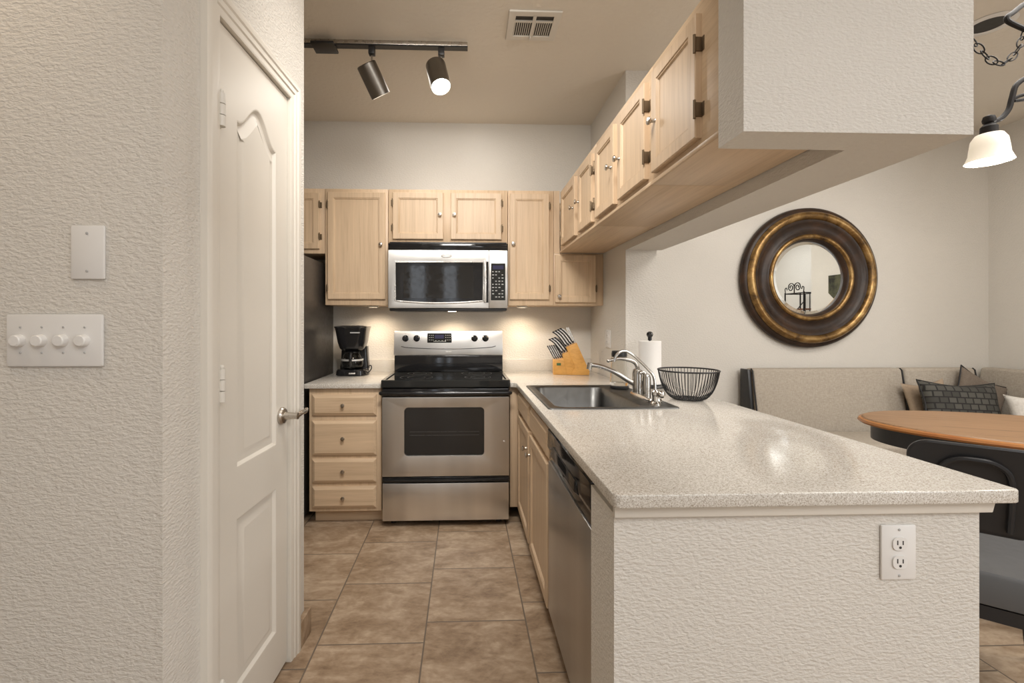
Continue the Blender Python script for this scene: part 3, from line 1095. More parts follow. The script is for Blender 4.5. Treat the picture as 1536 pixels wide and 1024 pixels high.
G().prism(rrect(-0.415, 0.062, 1.402, 1.622, 0.004), YM + 0.0025, YM + 0.0045, 'y').build('window', 'oven_glass', dr)
g = G().tube([(0.139, YM + 0.002, 1.65), (0.139, YM - 0.018, 1.635), (0.140, YM - 0.028, 1.52), (0.139, YM - 0.018, 1.395), (0.139, YM + 0.002, 1.378)], 0.009, 12, smooth=6)
g.build('handle', 'badge_silver', dr)
g = G().box(0.145, 0.163, YM - 0.001, YM + 0.004, 1.372, 1.652)
g.build('handle_recess', 'black_gloss', dr)
g = G().lathe([(1.0, 0), (1.0, 0.004), (0.86, 0.006), (0.82, 0.005), (0, 0.005)], (0, 0, 0), 36, My)
for v in g.bm.verts:
    v.co = Vector((-0.123 + v.co.x * 0.037, YM + v.co.y, 1.690 + v.co.z * 0.013))
bd = g.build('badge', 'badge_silver', dr)
g = G().torus((0, 0, 0), 1.0, 0.07, 36, 6, My)
for v in g.bm.verts:
    v.co = Vector((-0.123 + v.co.x * 0.029, YM - 0.0052 + v.co.y * 0.01, 1.690 + v.co.z * 0.0095))
g.box(-0.146, -0.100, YM - 0.0056, YM - 0.0050, 1.6885, 1.6905)
g.build('badge_mark', 'grey_mark', bd)
pn = G().box(mx2 + 0.001, MX1, YM, YM + 0.032, 1.334, 1.729, 0.003).build('control_panel', 'steel_brushed', t)
G().prism(rrect(0.180, 0.278, 1.388, 1.640, 0.003), YM - 0.0025, YM + 0.001, 'y').build('keypad', 'black_glass', pn)
g = G()
for r_ in range(9):
    z = 1.408 + r_ * 0.0215
    for c_ in range(4):
        if (r_ * 7 + c_ * 3) % 5 == 0:
            continue
        x = 0.188 + c_ * 0.0215
        w = 0.010 + 0.003 * ((r_ + c_) % 2)
        g.box(x, x + w, YM - 0.0030, YM - 0.0024, z, z + 0.006)
g.build('key_mark', 'grey_mark', pn)
G().box(0.192, 0.266, YM - 0.0030, YM - 0.0024, 1.600, 1.626).build('clock', 'display_blue', pn)
G().box(MX0 + 0.01, MX1 - 0.01, YM + 0.012, YM + 0.05, 1.314, 1.333, 0.003).build('bottom_vent', 'black_satin', t)
G().lathe([(0.030, 0), (0.030, -0.002), (0.0, -0.002)], (-0.09, YM + 0.20, 1.3175), 20).build('task_light', 'puck_lit', t)
spot('microwave_task_light', (-0.09, YM + 0.20, 1.308), (-0.09, YM + 0.24, 0.9), 13.0, WARM, 150, 0.8, 0.03)

# ------------------------------------------------------------------ dishwasher
t = thing('dishwasher', 'stainless steel dishwasher with black control strip under the peninsula', 'dishwasher', (0.34, 1.475, 0))
y0, y1 = 1.172, 1.781
G().box(0.362, 0.95, y0 + 0.003, y1 - 0.003, 0.02, 0.832).build('body', 'black_satin', t)
G().box(0.331, 0.360, y0, y1, 0.098, 0.690, 0.003).build('door', 'steel_side', t)
g = G().prism([(0.336, 0.692), (0.360, 0.692), (0.360, 0.830), (0.346, 0.830), (0.329, 0.812), (0.327, 0.745), (0.338, 0.722)], y0, y1, 'y', 0.002)
dp = g.build('control_strip', 'black_gloss', t)
g = G().prism([(0.318, 0.738), (0.338, 0.724), (0.340, 0.770), (0.326, 0.772)], y0 + 0.14, y1 - 0.10, 'y', 0.004)
g.build('handle', 'black_gloss', dp)
G().box(0.385, 0.40, y0, y1, 0.0, 0.095).build('toe_panel', 'black_satin', t)

# ------------------------------------------------------------------ refrigerator
t = thing('refrigerator', 'tall dark refrigerator seen edge-on behind the pantry wall', 'refrigerator', (-1.36, 3.1, 0))
G().box(-1.73, -0.992, 2.72, 3.47, 0.03, 1.655, 0.008).build('body', 'fridge_finish', t)
dd = G().box(-1.73, -0.992, 2.655, 2.712, 0.60, 1.655, 0.01).build('door', 'steel_brushed', t)
G().tube([(-1.66, 2.655, 0.75), (-1.66, 2.60, 0.77), (-1.66, 2.60, 1.45), (-1.66, 2.655, 1.47)], 0.012, 10).build('handle', 'nickel', dd)
fd = G().box(-1.73, -0.992, 2.655, 2.712, 0.05, 0.59, 0.01).build('freezer_drawer', 'steel_brushed', t)
for x in (-1.66, -1.06):
    for y in (2.80, 3.40):
        G().cyl((x, y, 0), (x, y, 0.031), 0.02, n=12).build('foot', 'black_satin', t)

# ------------------------------------------------------------------ things on the counters
# coffee maker
t = thing('coffee_maker', 'black drip coffee maker with glass carafe on the short counter', 'coffee maker', (-0.79, 3.26, 0.865))
cx, cy, cz = -0.795, 3.265, 0.8655


def rr3(w, d, z, r, y=0.0):
    return [(cx + a, cy + y + b, cz + z) for a, b in rrect(-w / 2, w / 2, -d / 2, d / 2, r, 6)]


g = G().loops([rr3(0.196, 0.205, 0.0, 0.05), rr3(0.212, 0.215, 0.006, 0.06), rr3(0.206, 0.212, 0.034, 0.06), rr3(0.190, 0.196, 0.044, 0.06)])
g.loops([rr3(0.204, 0.085, 0.040, 0.02, 0.062), rr3(0.192, 0.080, 0.10, 0.02, 0.064), rr3(0.182, 0.085, 0.20, 0.02, 0.062)])
g.build('body', 'black_gloss', t)
g = G().loops([rr3(0.150, 0.150, 0.176, 0.06), rr3(0.168, 0.185, 0.190, 0.06), rr3(0.190, 0.205, 0.235, 0.055), rr3(0.212, 0.215, 0.310, 0.05), rr3(0.220, 0.220, 0.333, 0.045), rr3(0.226, 0.224, 0.337, 0.04), rr3(0.224, 0.222, 0.343, 0.04), rr3(0.16, 0.16, 0.350, 0.04)])
hp = g.build('filter_basket', 'black_gloss', t)
G().prism(rrect(cx + 0.006, cx + 0.072, cz + 0.297, cz + 0.305, 0.002), cy - 0.112, cy - 0.106, 'y').build('brand_mark', 'grey_mark', hp)
g = G().lathe([(0.055, 0.0465), (0.070, 0.052), (0.078, 0.080), (0.074, 0.110), (0.058, 0.145), (0.050, 0.158), (0.048, 0.158), (0.056, 0.144), (0.071, 0.110), (0.075, 0.080), (0.067, 0.055), (0.0, 0.051)],
              (cx, cy - 0.02, cz), 36, cap1=False)
cf = g.build('carafe', 'clear_glass', t)
G().lathe([(0.052, 0.1585), (0.054, 0.166), (0.040, 0.173), (0, 0.174)], (cx, cy - 0.02, cz), 28).build('carafe_lid', 'black_gloss', cf)
g = G().tube([(cx + 0.010, cy - 0.070, cz + 0.160), (cx + 0.012, cy - 0.120, cz + 0.155), (cx + 0.012, cy - 0.128, cz + 0.110), (cx + 0.010, cy - 0.108, cz + 0.070)], 0.010, 12, smooth=6)
g.build('carafe_handle', 'black_gloss', cf)
G().lathe([(0.074, 0.101), (0.0765, 0.104), (0.0765, 0.112), (0.073, 0.115)], (cx, cy - 0.02, cz), 36, cap0=False, cap1=False).build('carafe_band', 'badge_silver', cf)
g = G().box(cx - 0.004, cx + 0.040, cy - 0.111, cy - 0.106, cz + 0.014, cz + 0.024, 0.002)
g.build('switch', 'badge_silver', t)
g = G().tube([(cx + 0.088, cy + 0.00, cz + 0.008), (cx + 0.105, cy - 0.01, cz + 0.012), (cx + 0.130, cy - 0.01, cz + 0.040), (cx + 0.128, cy, cz + 0.062), (cx + 0.110, cy + 0.01, cz + 0.060), (cx + 0.102, cy + 0.02, cz + 0.030), (cx + 0.100, cy + 0.04, cz + 0.006), (cx + 0.09, cy + 0.08, cz + 0.004)],
             0.004, 8, smooth=5)
g.build('power_cord', 'black_satin', t)

# knife block and its knives
bx, by, bz = 0.632, 3.20, 0.8652
MB = Matrix.Translation((bx, by, bz)) @ Matrix.Rotation(R(-7), 4, 'Z')
t = thing('knife_block', 'honey-coloured wooden knife block on the back counter', 'knife block', (bx, by, bz))
g = G().prism([(0.118, 0.0), (0.248, 0.0), (0.252, 0.024), (0.162, 0.228), (0.088, 0.196), (0.150, 0.056)], 0.0, 0.115, 'y', 0.002)
kbk = g.build('body', 'block_wood', t, MB)
g = G().prism([(0.0, 0.0), (0.150, 0.0), (0.098, 0.118), (0.0, 0.106)], 0.006, 0.109, 'y', 0.002)
g.build('front_block', 'block_wood', t, MB)
G().box(0.022, 0.052, 0.0050, 0.0062, 0.066, 0.084).build('emblem', 'mark_green', t, MB)
G().prism([(0.096, 0.0), (0.160, 0.0), (0.150, 0.056), (0.112, 0.165), (0.062, 0.150)], 0.003, 0.112, 'y', 0.002).build('middle_block', 'block_wood', t, MB)


def knife(label, a, y, h, L, lean, wide, thick, spine, grp, curl=0.5):
    t = thing('kitchen_knife', label, 'knife', MB @ Vector((a, y, h)), grp)
    ln = Vector((lean[0], 0, lean[1])).normalized()
    p0 = Vector((a, y, h)) + ln * 0.003
    side = Vector((-ln.z, 0, ln.x))        # towards the curled side of the grip
    Q = Matrix(((side.x, 0, ln.x, p0.x), (side.y, 1, ln.y, p0.y), (side.z, 0, ln.z, p0.z), (0, 0, 0, 1)))
    g = G()
    lp, sp = [], []
    for f, ww, off in ((0.0, 0.75, 0), (0.10, 0.95, 0), (0.35, 1.0, -0.1), (0.60, 0.95, 0.0), (0.80, 1.0, 0.45), (0.93, 1.05, 1.0), (1.0, 0.75, 1.5)):
        o = off * curl * 0.012
        lp.append([(b + o, q, f * L) for b, q in rrect(-thick * ww, thick * ww, -wide, wide, thick * 0.6, 3)])
        if 0.05 < f < 0.99:
            sp.append([(b + o - thick * 0.62, q, f * L) for b, q in rrect(-thick * 0.62, thick * 0.62, -wide * 1.05, wide * 1.05, thick * 0.3, 3)])
    g.loops(lp)
    hd = g.build('handle', 'black_satin' if spine != 'all' else 'badge_silver', t, MB @ Q)
    if spine != 'all':
        G().loops(sp).build('metal_spine', 'badge_silver', hd, MB @ Q)
    G().box(-thick * 0.7, thick * 0.7, -wide * 0.8, wide * 0.8, -0.0025, 0.004).build('bolster', 'badge_silver', hd, MB @ Q)


NTH = ['leftmost', 'second from left', 'third from left', 'fourth from left', 'fifth from left', 'rightmost']
for k in range(6):
    knife(NTH[k] + ' steak knife in the low front row of the wooden block', 0.010 + 0.0152 * k, 0.030 + 0.011 * k, 0.1105 + 0.0016 * k, 0.105, (-0.46, 0.89), 0.010, 0.0056, 1, 'steak knives in the block', 0.15)
for k in range(3):
    knife(['leftmost', 'middle', 'rightmost'][k] + ' of three black-handled knives in the middle row of the block', 0.066 + 0.0200 * k, 0.030 + 0.018 * k, 0.1530 + 0.0055 * k, 0.135, (-0.60, 0.80), 0.012, 0.0078, 1, 'knives in the middle row of the block', 1.0)
for k in range(4):
    knife(['leftmost', 'second from left', 'third from left', 'rightmost'][k] + ' of four black-handled knives in the top row of the block', 0.092 + 0.0185 * k, 0.020 + 0.016 * k, 0.2000 + 0.0080 * k, 0.140, (-0.58, 0.81), 0.012, 0.0078, 1, 'knives in the top row of the block', 1.0)
knife('slim silver-handled sharpening tool at the back of the block, left of its twin', 0.1500, 0.092, 0.2255, 0.118, (-0.42, 0.91), 0.006, 0.0060, 'all', 'silver handles in the block', 0.0)
knife('slim silver-handled sharpening tool at the back of the block, right of its twin', 0.1610, 0.100, 0.2295, 0.116, (-0.42, 0.91), 0.006, 0.0060, 'all', 'silver handles in the block', 0.0)

# paper towel
px_, py_ = 1.072, 2.59
t = thing('paper_towel_holder', 'black upright paper towel holder with ball finial', 'paper towel holder', (px_, py_, 0.865))
G().lathe([(0.092, 0.0), (0.094, 0.006), (0.090, 0.012), (0.010, 0.014)], (px_, py_, 0.8652), 36).build('base', 'black_satin', t)
G().cyl((px_, py_, 0.8785), (px_, py_, 1.150), 0.006, n=12).build('rod', 'black_satin', t)
G().lathe([(0.011, 0.268), (0.011, 0.286), (0.015, 0.290), (0.019, 0.300), (0.016, 0.312), (0.008, 0.318), (0, 0.319)], (px_, py_, 0.8652), 20).build('finial', 'black_gloss', t)
g = G().lathe([(0.060, 0.016), (0.0625, 0.018), (0.0625, 0.262), (0.060, 0.264), (0.0205, 0.264), (0.0205, 0.016)], (px_, py_, 0.8652), 40, cap0=False, cap1=False)
g.loops([[(px_ + 0.060 * math.cos(a), py_ + 0.060 * math.sin(a), 0.8652 + z) for a in [2 * PI * k / 40 for k in range(40)]] for z in (0.016, 0.0162)], True, False)
tag(g.build('paper_towel_roll', 'paper'), 'white paper towel roll standing on the black holder', 'paper towel')

# wire bowl
t = thing('wire_bowl', 'black wire fruit bowl standing empty on the peninsula counter', 'bowl', (1.077, 2.15, 0.865))
c = Vector((1.077, 2.15, 0.8655))
bowl = [(0.066, 0.004), (0.082, 0.010), (0.104, 0.036), (0.120, 0.072), (0.130, 0.108), (0.136, 0.140)]
g = G()
g.torus(c + Vector((0, 0, 0.140)), 0.136, 0.0038, 48, 8)
g.build('rim', 'black_metal', t)
g = G()
g.torus(c + Vector((0, 0, 0.004)), 0.066, 0.0034, 40, 8)
g.torus(c + Vector((0, 0, 0.004)), 0.030, 0.0025, 30, 8)
for k in range(6):
    a = PI * k / 6
    g.tube([c + Vector((0.066 * math.cos(a), 0.066 * math.sin(a), 0.004)), c + Vector((-0.066 * math.cos(a), -0.066 * math.sin(a), 0.004))], 0.0018, 6)
g.build('base_ring', 'black_metal', t)
g = G()
for k in range(56):
    a = 2 * PI * k / 56
    g.tube([c + Vector((r_ * math.cos(a), r_ * math.sin(a), z)) for r_, z in bowl], 0.0016, 5, smooth=2)
g.build('wires', 'black_metal', t).name = 'wire_mesh'

# ------------------------------------------------------------------ lights that are seen
t = thing('track_light', 'black ceiling track with two brushed metal spotlights', 'track light', (-0.5, 2.5, CEIL))
YT = 2.505
g = G().box(-1.30, 0.016, YT - 0.018, YT + 0.018, CEIL - 0.022, CEIL - 0.0005, 0.001)
g.build('rail', 'nickel', t)
G().box(-1.30, 0.017, YT - 0.0186, YT + 0.0186, CEIL - 0.030, CEIL - 0.0222).build('rail_edge', 'black_satin', t)
g = G().box(-0.825, -0.700, YT - 0.055, YT + 0.045, CEIL - 0.046, CEIL - 0.031, 0.004)
g.cyl((-0.694, YT - 0.03, CEIL - 0.040), (-0.702, YT - 0.03, CEIL - 0.040), 0.006, n=10)
g.build('feed_box', 'black_satin', t)


def track_head(x, zt, axis, Lh, r, lit):
    """axis: unit vector from the closed top to the lens"""
    ax = Vector(axis).normalized()
    g = G().box(x - 0.017, x + 0.017, YT - 0.017, YT + 0.017, CEIL - 0.072, CEIL - 0.0305, 0.003)
    hd = g.build('lamp_head', 'black_satin', t)
    G().cyl((x, YT, CEIL - 0.072), (x, YT, zt - 0.02), 0.005, n=10).build('stem', 'chrome', hd)
    q = ax.to_track_quat('Z', 'Y').to_matrix().to_4x4()
    c0 = Vector((x, YT, zt)) + Vector((-0.032 if True else 0, 0, -0.016))
    G().lathe([(r * 0.94, 0), (r, 0.004), (r, Lh), (r - 0.003, Lh), (r - 0.003, Lh - 0.012), (r - 0.004, Lh - 0.012)], c0, 36, q, cap1=False).build('shade', 'lamp_metal', hd)
    G().lathe([(r - 0.004, Lh - 0.006), (0, Lh - 0.006)], c0, 30, q, cap0=False, cap1=False).build('lens', lit, hd)
    return c0 + ax * (Lh + 0.004), ax


p1, a1 = track_head(-0.508, 2.668, (0.42, 0.47, -0.85), 0.170, 0.055, 'lamp_lit')
p2, a2 = track_head(-0.128, 2.668, (0.20, -0.36, -0.91), 0.165, 0.055, 'lamp_lit')
spot('track_spot', p1, p1 + a1, 9, NEUT, 130, 0.9, 0.05)
spot('track_spot', p2, p2 + a2, 24, NEUT, 120, 0.9, 0.05)

for x, lb in ((-0.660, 'small round puck light under the tall wall cabinet above the coffee maker'), (0.420, 'small round puck light under the narrow wall cabinet right of the microwave')):
    t = thing('puck_light', lb, 'under-cabinet light', (x, 3.30, 1.355), 'puck lights under the wall cabinets')
    G().lathe([(0.038, 0), (0.040, -0.004), (0.036, -0.012), (0.030, -0.012), (0.030, -0.009)], (x, 3.30, 1.3575), 28, cap1=False).build('ring', 'white_metal', t)
    G().lathe([(0.030, -0.010), (0, -0.011)], (x, 3.30, 1.3575), 28, cap0=False, cap1=False).build('lens', 'puck_lit', t)
    spot('puck_spot', (x, 3.30, 1.338), (x, 3.36, 0.9), 8.0, WARM, 150, 0.8, 0.025)

# ceiling vent
t = thing('ceiling_vent', 'white ceiling air vent with two dark slotted grilles', 'vent', (0.35, 2.33, CEIL))
V0, V1, W0, W1 = 0.222, 0.485, 2.222, 2.450
g = G().sheet([(V0, W0), (V1, W0), (V1, W1), (V0, W1)], [[(V0 + 0.035, W0 + 0.035), (V1 - 0.035, W0 + 0.035), (V1 - 0.035, W1 - 0.035), (V0 + 0.035, W1 - 0.035)]], CEIL - 0.010, CEIL - 0.0005, None, 0.002)
g.box((V0 + V1) / 2 - 0.008, (V0 + V1) / 2 + 0.008, W0 + 0.03, W1 - 0.03, CEIL - 0.010, CEIL - 0.002)
g.box(V0 + 0.03, V1 - 0.03, W0 + 0.072, W0 + 0.084, CEIL - 0.009, CEIL - 0.002)
g.build('frame', 'white_metal', t)
G().box(V0 + 0.03, V1 - 0.03, W0 + 0.03, W1 - 0.03, CEIL - 0.002, CEIL - 0.0006).build('backing', 'slot_dark', t)
for half in (0, 1):
    xa = V0 + 0.037 if half == 0 else (V0 + V1) / 2 + 0.010
    for k in range(8):
        G().box(xa + 0.0108 * k, xa + 0.0108 * k + 0.0036, W0 + 0.086, W1 - 0.034, CEIL - 0.0065, CEIL - 0.003).build('louver', 'white_metal', t)
G().box((V0 + V1) / 2 - 0.006, (V0 + V1) / 2 - 0.001, W1 - 0.040, W1 - 0.010, CEIL - 0.022, CEIL - 0.010, 0.001).build('damper_lever', 'white_metal', t)

# recessed can light in the dining nook
t = thing('recessed_light', 'unlit recessed ceiling light with dark can above the dining nook', 'ceiling light', (2.70, 2.25, CEIL))
g = G().lathe([(0.105, -0.0005), (0.107, -0.004), (0.098, -0.008), (0.076, -0.008), (0.072, -0.003), (0.070, -0.0006)], (2.70, 2.25, CEIL), 40, cap0=False, cap1=False)
g.build('trim_ring', 'white_plastic', t)
G().lathe([(0.072, -0.0035), (0.05, -0.0030), (0.0, -0.0025)], (2.70, 2.25, CEIL), 36, cap0=False, cap1=False).build('can', 'slot_dark', t)

# chandelier (left arm shows)
t = thing('chandelier', 'dark iron chandelier with frosted bell shades hanging over the dining table', 'chandelier', (2.36, 1.66, 1.83))
HX, HY = 2.465, 1.68
G().tube([(HX, HY, 2.02), (HX, HY, 2.40)], 0.013, 12).sphere((HX, HY, 2.00), 0.03, 0.03, 0.04, 16).sphere((HX, HY, 2.20), 0.026, 0.026, 0.05, 16).build('stem', 'iron', t)
for k in range(3):
    th = R((170, 290, 20)[k])
    ex = Vector((math.cos(th), math.sin(th), 0))
    o0 = Vector((HX, HY, 0))

    def P(r_, z):
        return o0 + ex * r_ + Vector((0, 0, z))
    g = G().tube([P(0.02, 2.10), P(0.12, 2.17), P(0.22, 2.205), P(0.275, 2.18), P(0.292, 2.13), P(0.305, 2.08), P(0.335, 2.045), P(0.372, 2.035)], 0.0095, 10, smooth=5)
    g.tube([P(0.285, 2.115), P(0.25, 2.118), P(0.20, 2.128), P(0.20, 2.145), P(0.26, 2.135), P(0.292, 2.12)], 0.0065, 8, smooth=5)
    arm = g.build('arm', 'iron', t)
    tip = P(0.372, 0)
    G().lathe([(0.004, 2.064), (0.017, 2.058), (0.021, 2.044), (0.019, 2.034), (0.014, 2.030), (0.026, 2.016), (0.027, 1.985), (0.020, 1.978)], tip, 24).build('socket_cup', 'iron', arm)
    g = G().lathe([(r_ * 0.66, 1.99 - (1.99 - z_) * 0.84) for r_, z_ in [(0.036, 1.990), (0.062, 1.984), (0.080, 1.960), (0.087, 1.920), (0.091, 1.890), (0.104, 1.862), (0.107, 1.856), (0.102, 1.857), (0.087, 1.888), (0.082, 1.922), (0.075, 1.958), (0.058, 1.979), (0.036, 1.985)]], tip, 40, cap0=False, cap1=False)
    sh = g.build('shade', 'shade_lit', arm)
    G().sphere((tip.x, tip.y, 1.915), 0.026, 0.026, 0.032, 18).build('bulb', 'bulb_lit', arm)
    point('chandelier_bulb', (tip.x, tip.y, 1.835), 8.0, NEUT, 0.04)
# scrolled loop on top and swagged chain
g = G().tube([(HX, HY, 2.38), (HX - 0.02, HY, 2.42), (2.20, 1.66, 2.47), (2.075, 1.65, 2.405), (2.055, 1.65, 2.385), (2.070, 1.65, 2.370), (2.130, 1.65, 2.345)], 0.009, 10, smooth=6)
g.build('scroll', 'iron', t)
g = G()
path = [Vector(p) for p in ((2.125, 1.65, 2.345), (2.110, 1.65, 2.290), (2.075, 1.65, 2.238), (2.030, 1.65, 2.212), (1.985, 1.65, 2.232), (1.940, 1.65, 2.275), (1.90, 1.66, 2.345), (1.87, 1.68, 2.45), (1.85, 1.70, 2.60), (1.845, 1.70, CEIL - 0.002))]
path = catmull(path, 14)
acc, last, pts = 0, path[0], [path[0]]
for p in path[1:]:
    if (p - pts[-1]).length > 0.030:
        pts.append(p)
for i in range(len(pts) - 1):
    a, b = pts[i], pts[i + 1]
    d = (b - a).normalized()
    q = d.to_track_quat('X', 'Z').to_matrix().to_4x4() @ Matrix.Rotation(R(20 + 90 * (i % 2)), 4, 'X')
    mid = (a + b) / 2
    lp = [mid + (q @ Vector((0.023 * math.cos(w), 0.012 * math.sin(w), 0))) for w in [2 * PI * k / 16 for k in range(16)]]
    g.tube(lp, 0.0023, 6, closed=True)
g.build('chain', 'iron', t)
G().tube([Vector((HX, HY, 2.38)), Vector((HX, HY, CEIL - 0.002))], 0.004, 8).build('hanging_rod', 'iron', t)

# ------------------------------------------------------------------ dining nook
# round mirror
t = thing('wall_mirror', 'large round mirror in dark brown and gilt frame above the bench', 'mirror', (2.70, YB, 1.59))
mc = Vector((2.700, YB - 0.001, 1.588))
MY = Matrix.Rotation(R(90), 4, 'X')


def ring(prof, name, mat, parent=t):
    g = G().lathe(prof, mc, 96, MY, cap0=False, cap1=False)
    return g.build(name, mat, parent, angle=60)


fr = ring([(0.280, 0.0), (0.540, 0.0), (0.550, 0.020), (0.545, 0.045), (0.528, 0.058), (0.438, 0.066), (0.425, 0.056), (0.400, 0.044), (0.375, 0.042), (0.350, 0.052), (0.338, 0.060), (0.303, 0.056), (0.292, 0.036), (0.286, 0.022), (0.280, 0.0)], 'frame', 'espresso')


def bulge(r0, r1, d, h, k=8):
    return [((r0 + r1) / 2 + (r1 - r0) / 2 * math.cos(PI * i / k), d + h * math.sin(PI * i / k)) for i in range(k + 1)]


ring(bulge(0.450, 0.513, 0.060, 0.032), 'gilt_ring', 'gilt')
ring(bulge(0.304, 0.340, 0.056, 0.018), 'gilt_ring', 'gilt')
g = G().lathe([(0.285, 0.022), (0.262, 0.026), (0.0, 0.026)], mc, 96, MY, cap0=False, cap1=False)
g.build('mirror_glass', 'mirror_glass', t, angle=2)


# banquette
def cushion(g, x0, x1, y0, y1, z0, z1, r=0.03):
    g.box(x0, x1, y0, y1, z0, z1, r, 4)
    return g


def rake(g, ypiv, zpiv, k):
    for v in g.bm.verts:
        if v.co.z > zpiv:
            v.co.y += (v.co.z - zpiv) * k
    return g


def bench(label, x0, x1, left_panel):
    t = thing('banquette_bench', label, 'bench', ((x0 + x1) / 2, 3.1, 0), 'beige banquette sections along the dining walls')
    G().box(x0 + 0.01, x1 - 0.002, 2.93, 3.46, 0.06, 0.304, 0.006).build('base', 'linen', t)
    for x in (x0 + 0.06, x1 - 0.06):
        for y in (2.97, 3.40):
            G().box(x - 0.02, x + 0.02, y - 0.02, y + 0.02, 0, 0.0598).build('foot', 'black_satin', t)
    cushion(G(), x0 + 0.005, x1 - 0.004, 2.88, 3.288, 0.305, 0.43, 0.03).build('seat', 'linen', t)
    g = cushion(G(), x0 + 0.012, x1 - 0.005, 3.29, 3.39, 0.306, 0.885, 0.022)
    rake(g, 0, 0.42, 0.162)
    bk = g.build('backrest', 'linen', t)
    for x in ([x0 + 0.010, x1 - 0.010] if left_panel else [x1 - 0.010]):
        g = G().tube([(x, 3.291, 0.44), (x, 3.366, 0.872), (x, 3.382, 0.884)], 0.0055, 8)
        g.build('piping', 'black_satin', bk)
    if left_panel:
        g = G().prism([(3.305, 0.335), (3.375, 0.880), (3.470, 0.880), (3.470, 0.335)], x0 - 0.022, x0 + 0.004, 'x', 0.005)
        g.build('end_panel', 'black_satin', t)
    return t


bench('left beige upholstered bench section under the round mirror with dark end panel', 2.172, 3.362, True)
bench('middle beige upholstered bench section behind the dark patterned pillow', 3.364, 3.945, False)
t = thing('banquette_bench', 'right beige upholstered bench section along the side wall, in the corner', 'bench', (3.96, 2.6, 0), 'beige banquette sections along the dining walls')
MBn = Matrix.Translation((4.205 - 3.46, 0, 0))
G().box(3.70, 4.18, 1.70, 2.87, 0.06, 0.304, 0.006).build('base', 'linen', t)
for x in (3.75, 4.13):
    for y in (1.76, 2.80):
        G().box(x - 0.02, x + 0.02, y - 0.02, y + 0.02, 0, 0.0598).build('foot', 'black_satin', t)
cushion(G(), 3.66, 4.005, 1.70, 2.872, 0.305, 0.43, 0.03).build('seat', 'linen', t)
g = cushion(G(), 4.01, 4.11, 1.70, 3.46, 0.306, 0.885, 0.022)
for v in g.bm.verts:
    if v.co.z > 0.42:
        v.co.x += (v.co.z - 0.42) * 0.16
g.build('backrest', 'linen', t)


# pillows
def pillow(name, label, c, w, h, d, rot, mat, piping=None, n=18, sag=0.0):
    M = Matrix.Translation(c) @ rot
    g = G()
    bm = g.bm
    grid = {}
    for s in (0, 1):
        for i in range(n + 1):
            for j in range(n + 1):
                a, b = 2 * i / n - 1, 2 * j / n - 1
                pin = 1 - 0.10 * (1 - abs(a) ** 3) * abs(b) ** 4 if True else 1
                th = (max(0, 1 - a ** 4) * max(0, 1 - b ** 4)) ** 0.5
                x = a * w / 2 * (1 - 0.11 * (1 - abs(b) ** 1.5) * abs(a) ** 3)
                z = b * h / 2 * (1 - 0.22 * (1 - abs(a) ** 1.5) * abs(b) ** 3)
                y = (1 if s else -1) * d / 2 * th
                edge = i in (0, n) or j in (0, n)
                if edge and s == 1:
                    grid[(s, i, j)] = grid[(0, i, j)]
                else:
                    grid[(s, i, j)] = bm.verts.new((x, y, z))
    for s in (0, 1):
        for i in range(n):
            for j in range(n):
                f = [grid[(s, i, j)], grid[(s, i + 1, j)], grid[(s, i + 1, j + 1)], grid[(s, i, j + 1)]]
                bm.faces.new(f if s == 0 else f[::-1])
    edge = [grid[(0, i, 0)].co.copy() for i in range(n)] + [grid[(0, n, j)].co.copy() for j in range(n)] + [grid[(0, i, n)].co.copy() for i in range(n, 0, -1)] + [grid[(0, 0, j)].co.copy() for j in range(n, 0, -1)]
    root = thing(name, label, 'pillow', c)
    o = g.build('cover', mat, root, None, 80)
    # cover keeps its own frame so that its weave follows it
    o.matrix_parent_inverse = Matrix.Translation(root.location).inverted()
    o.matrix_basis = M
    if piping:
        p = G().tube(edge, 0.005, 8, closed=True).build('piping', piping, o)
    return root


RX = Matrix.Rotation
pillow('throw_pillow', 'dark charcoal lumbar pillow with a woven square pattern on the bench', (3.545, 3.125, 0.650), 0.585, 0.33, 0.13, RX(R(3), 4, 'Y') @ RX(R(-14), 4, 'X'), 'check_cloth', 'black_satin')
pillow('throw_pillow', 'square taupe pillow turned on its corner behind the dark patterned one', (3.835, 3.255, 0.670), 0.37, 0.37, 0.08, RX(R(0), 4, 'Z') @ RX(R(-12), 4, 'X') @ RX(R(28), 4, 'Y'), 'taupe_cloth', 'black_satin')
pillow('throw_pillow', 'sand-coloured pillow peeking out left of the dark patterned one', (3.455, 3.262, 0.635), 0.34, 0.34, 0.07, RX(R(-12), 4, 'X') @ RX(R(-6), 4, 'Y'), 'sand_cloth')
pillow('throw_pillow', 'fluffy white pillow at the right end of the bench corner', (3.89, 2.92, 0.592), 0.32, 0.32, 0.11, RX(R(-38), 4, 'Z') @ RX(R(-14), 4, 'X') @ RX(R(-5), 4, 'Y'), 'white_cloth')

# oval dining table
t = thing('dining_table', 'oval wooden dining table with black base in front of the bench', 'table', (2.56, 1.908, 0))
MT = Matrix.Translation((2.56, 1.908, 0.014)) @ Matrix.Rotation(R(-26), 4, 'Z')


def oval(a, b, z, n=72):
    return [(a * math.cos(2 * PI * k / n), b * math.sin(2 * PI * k / n), z) for k in range(n)]


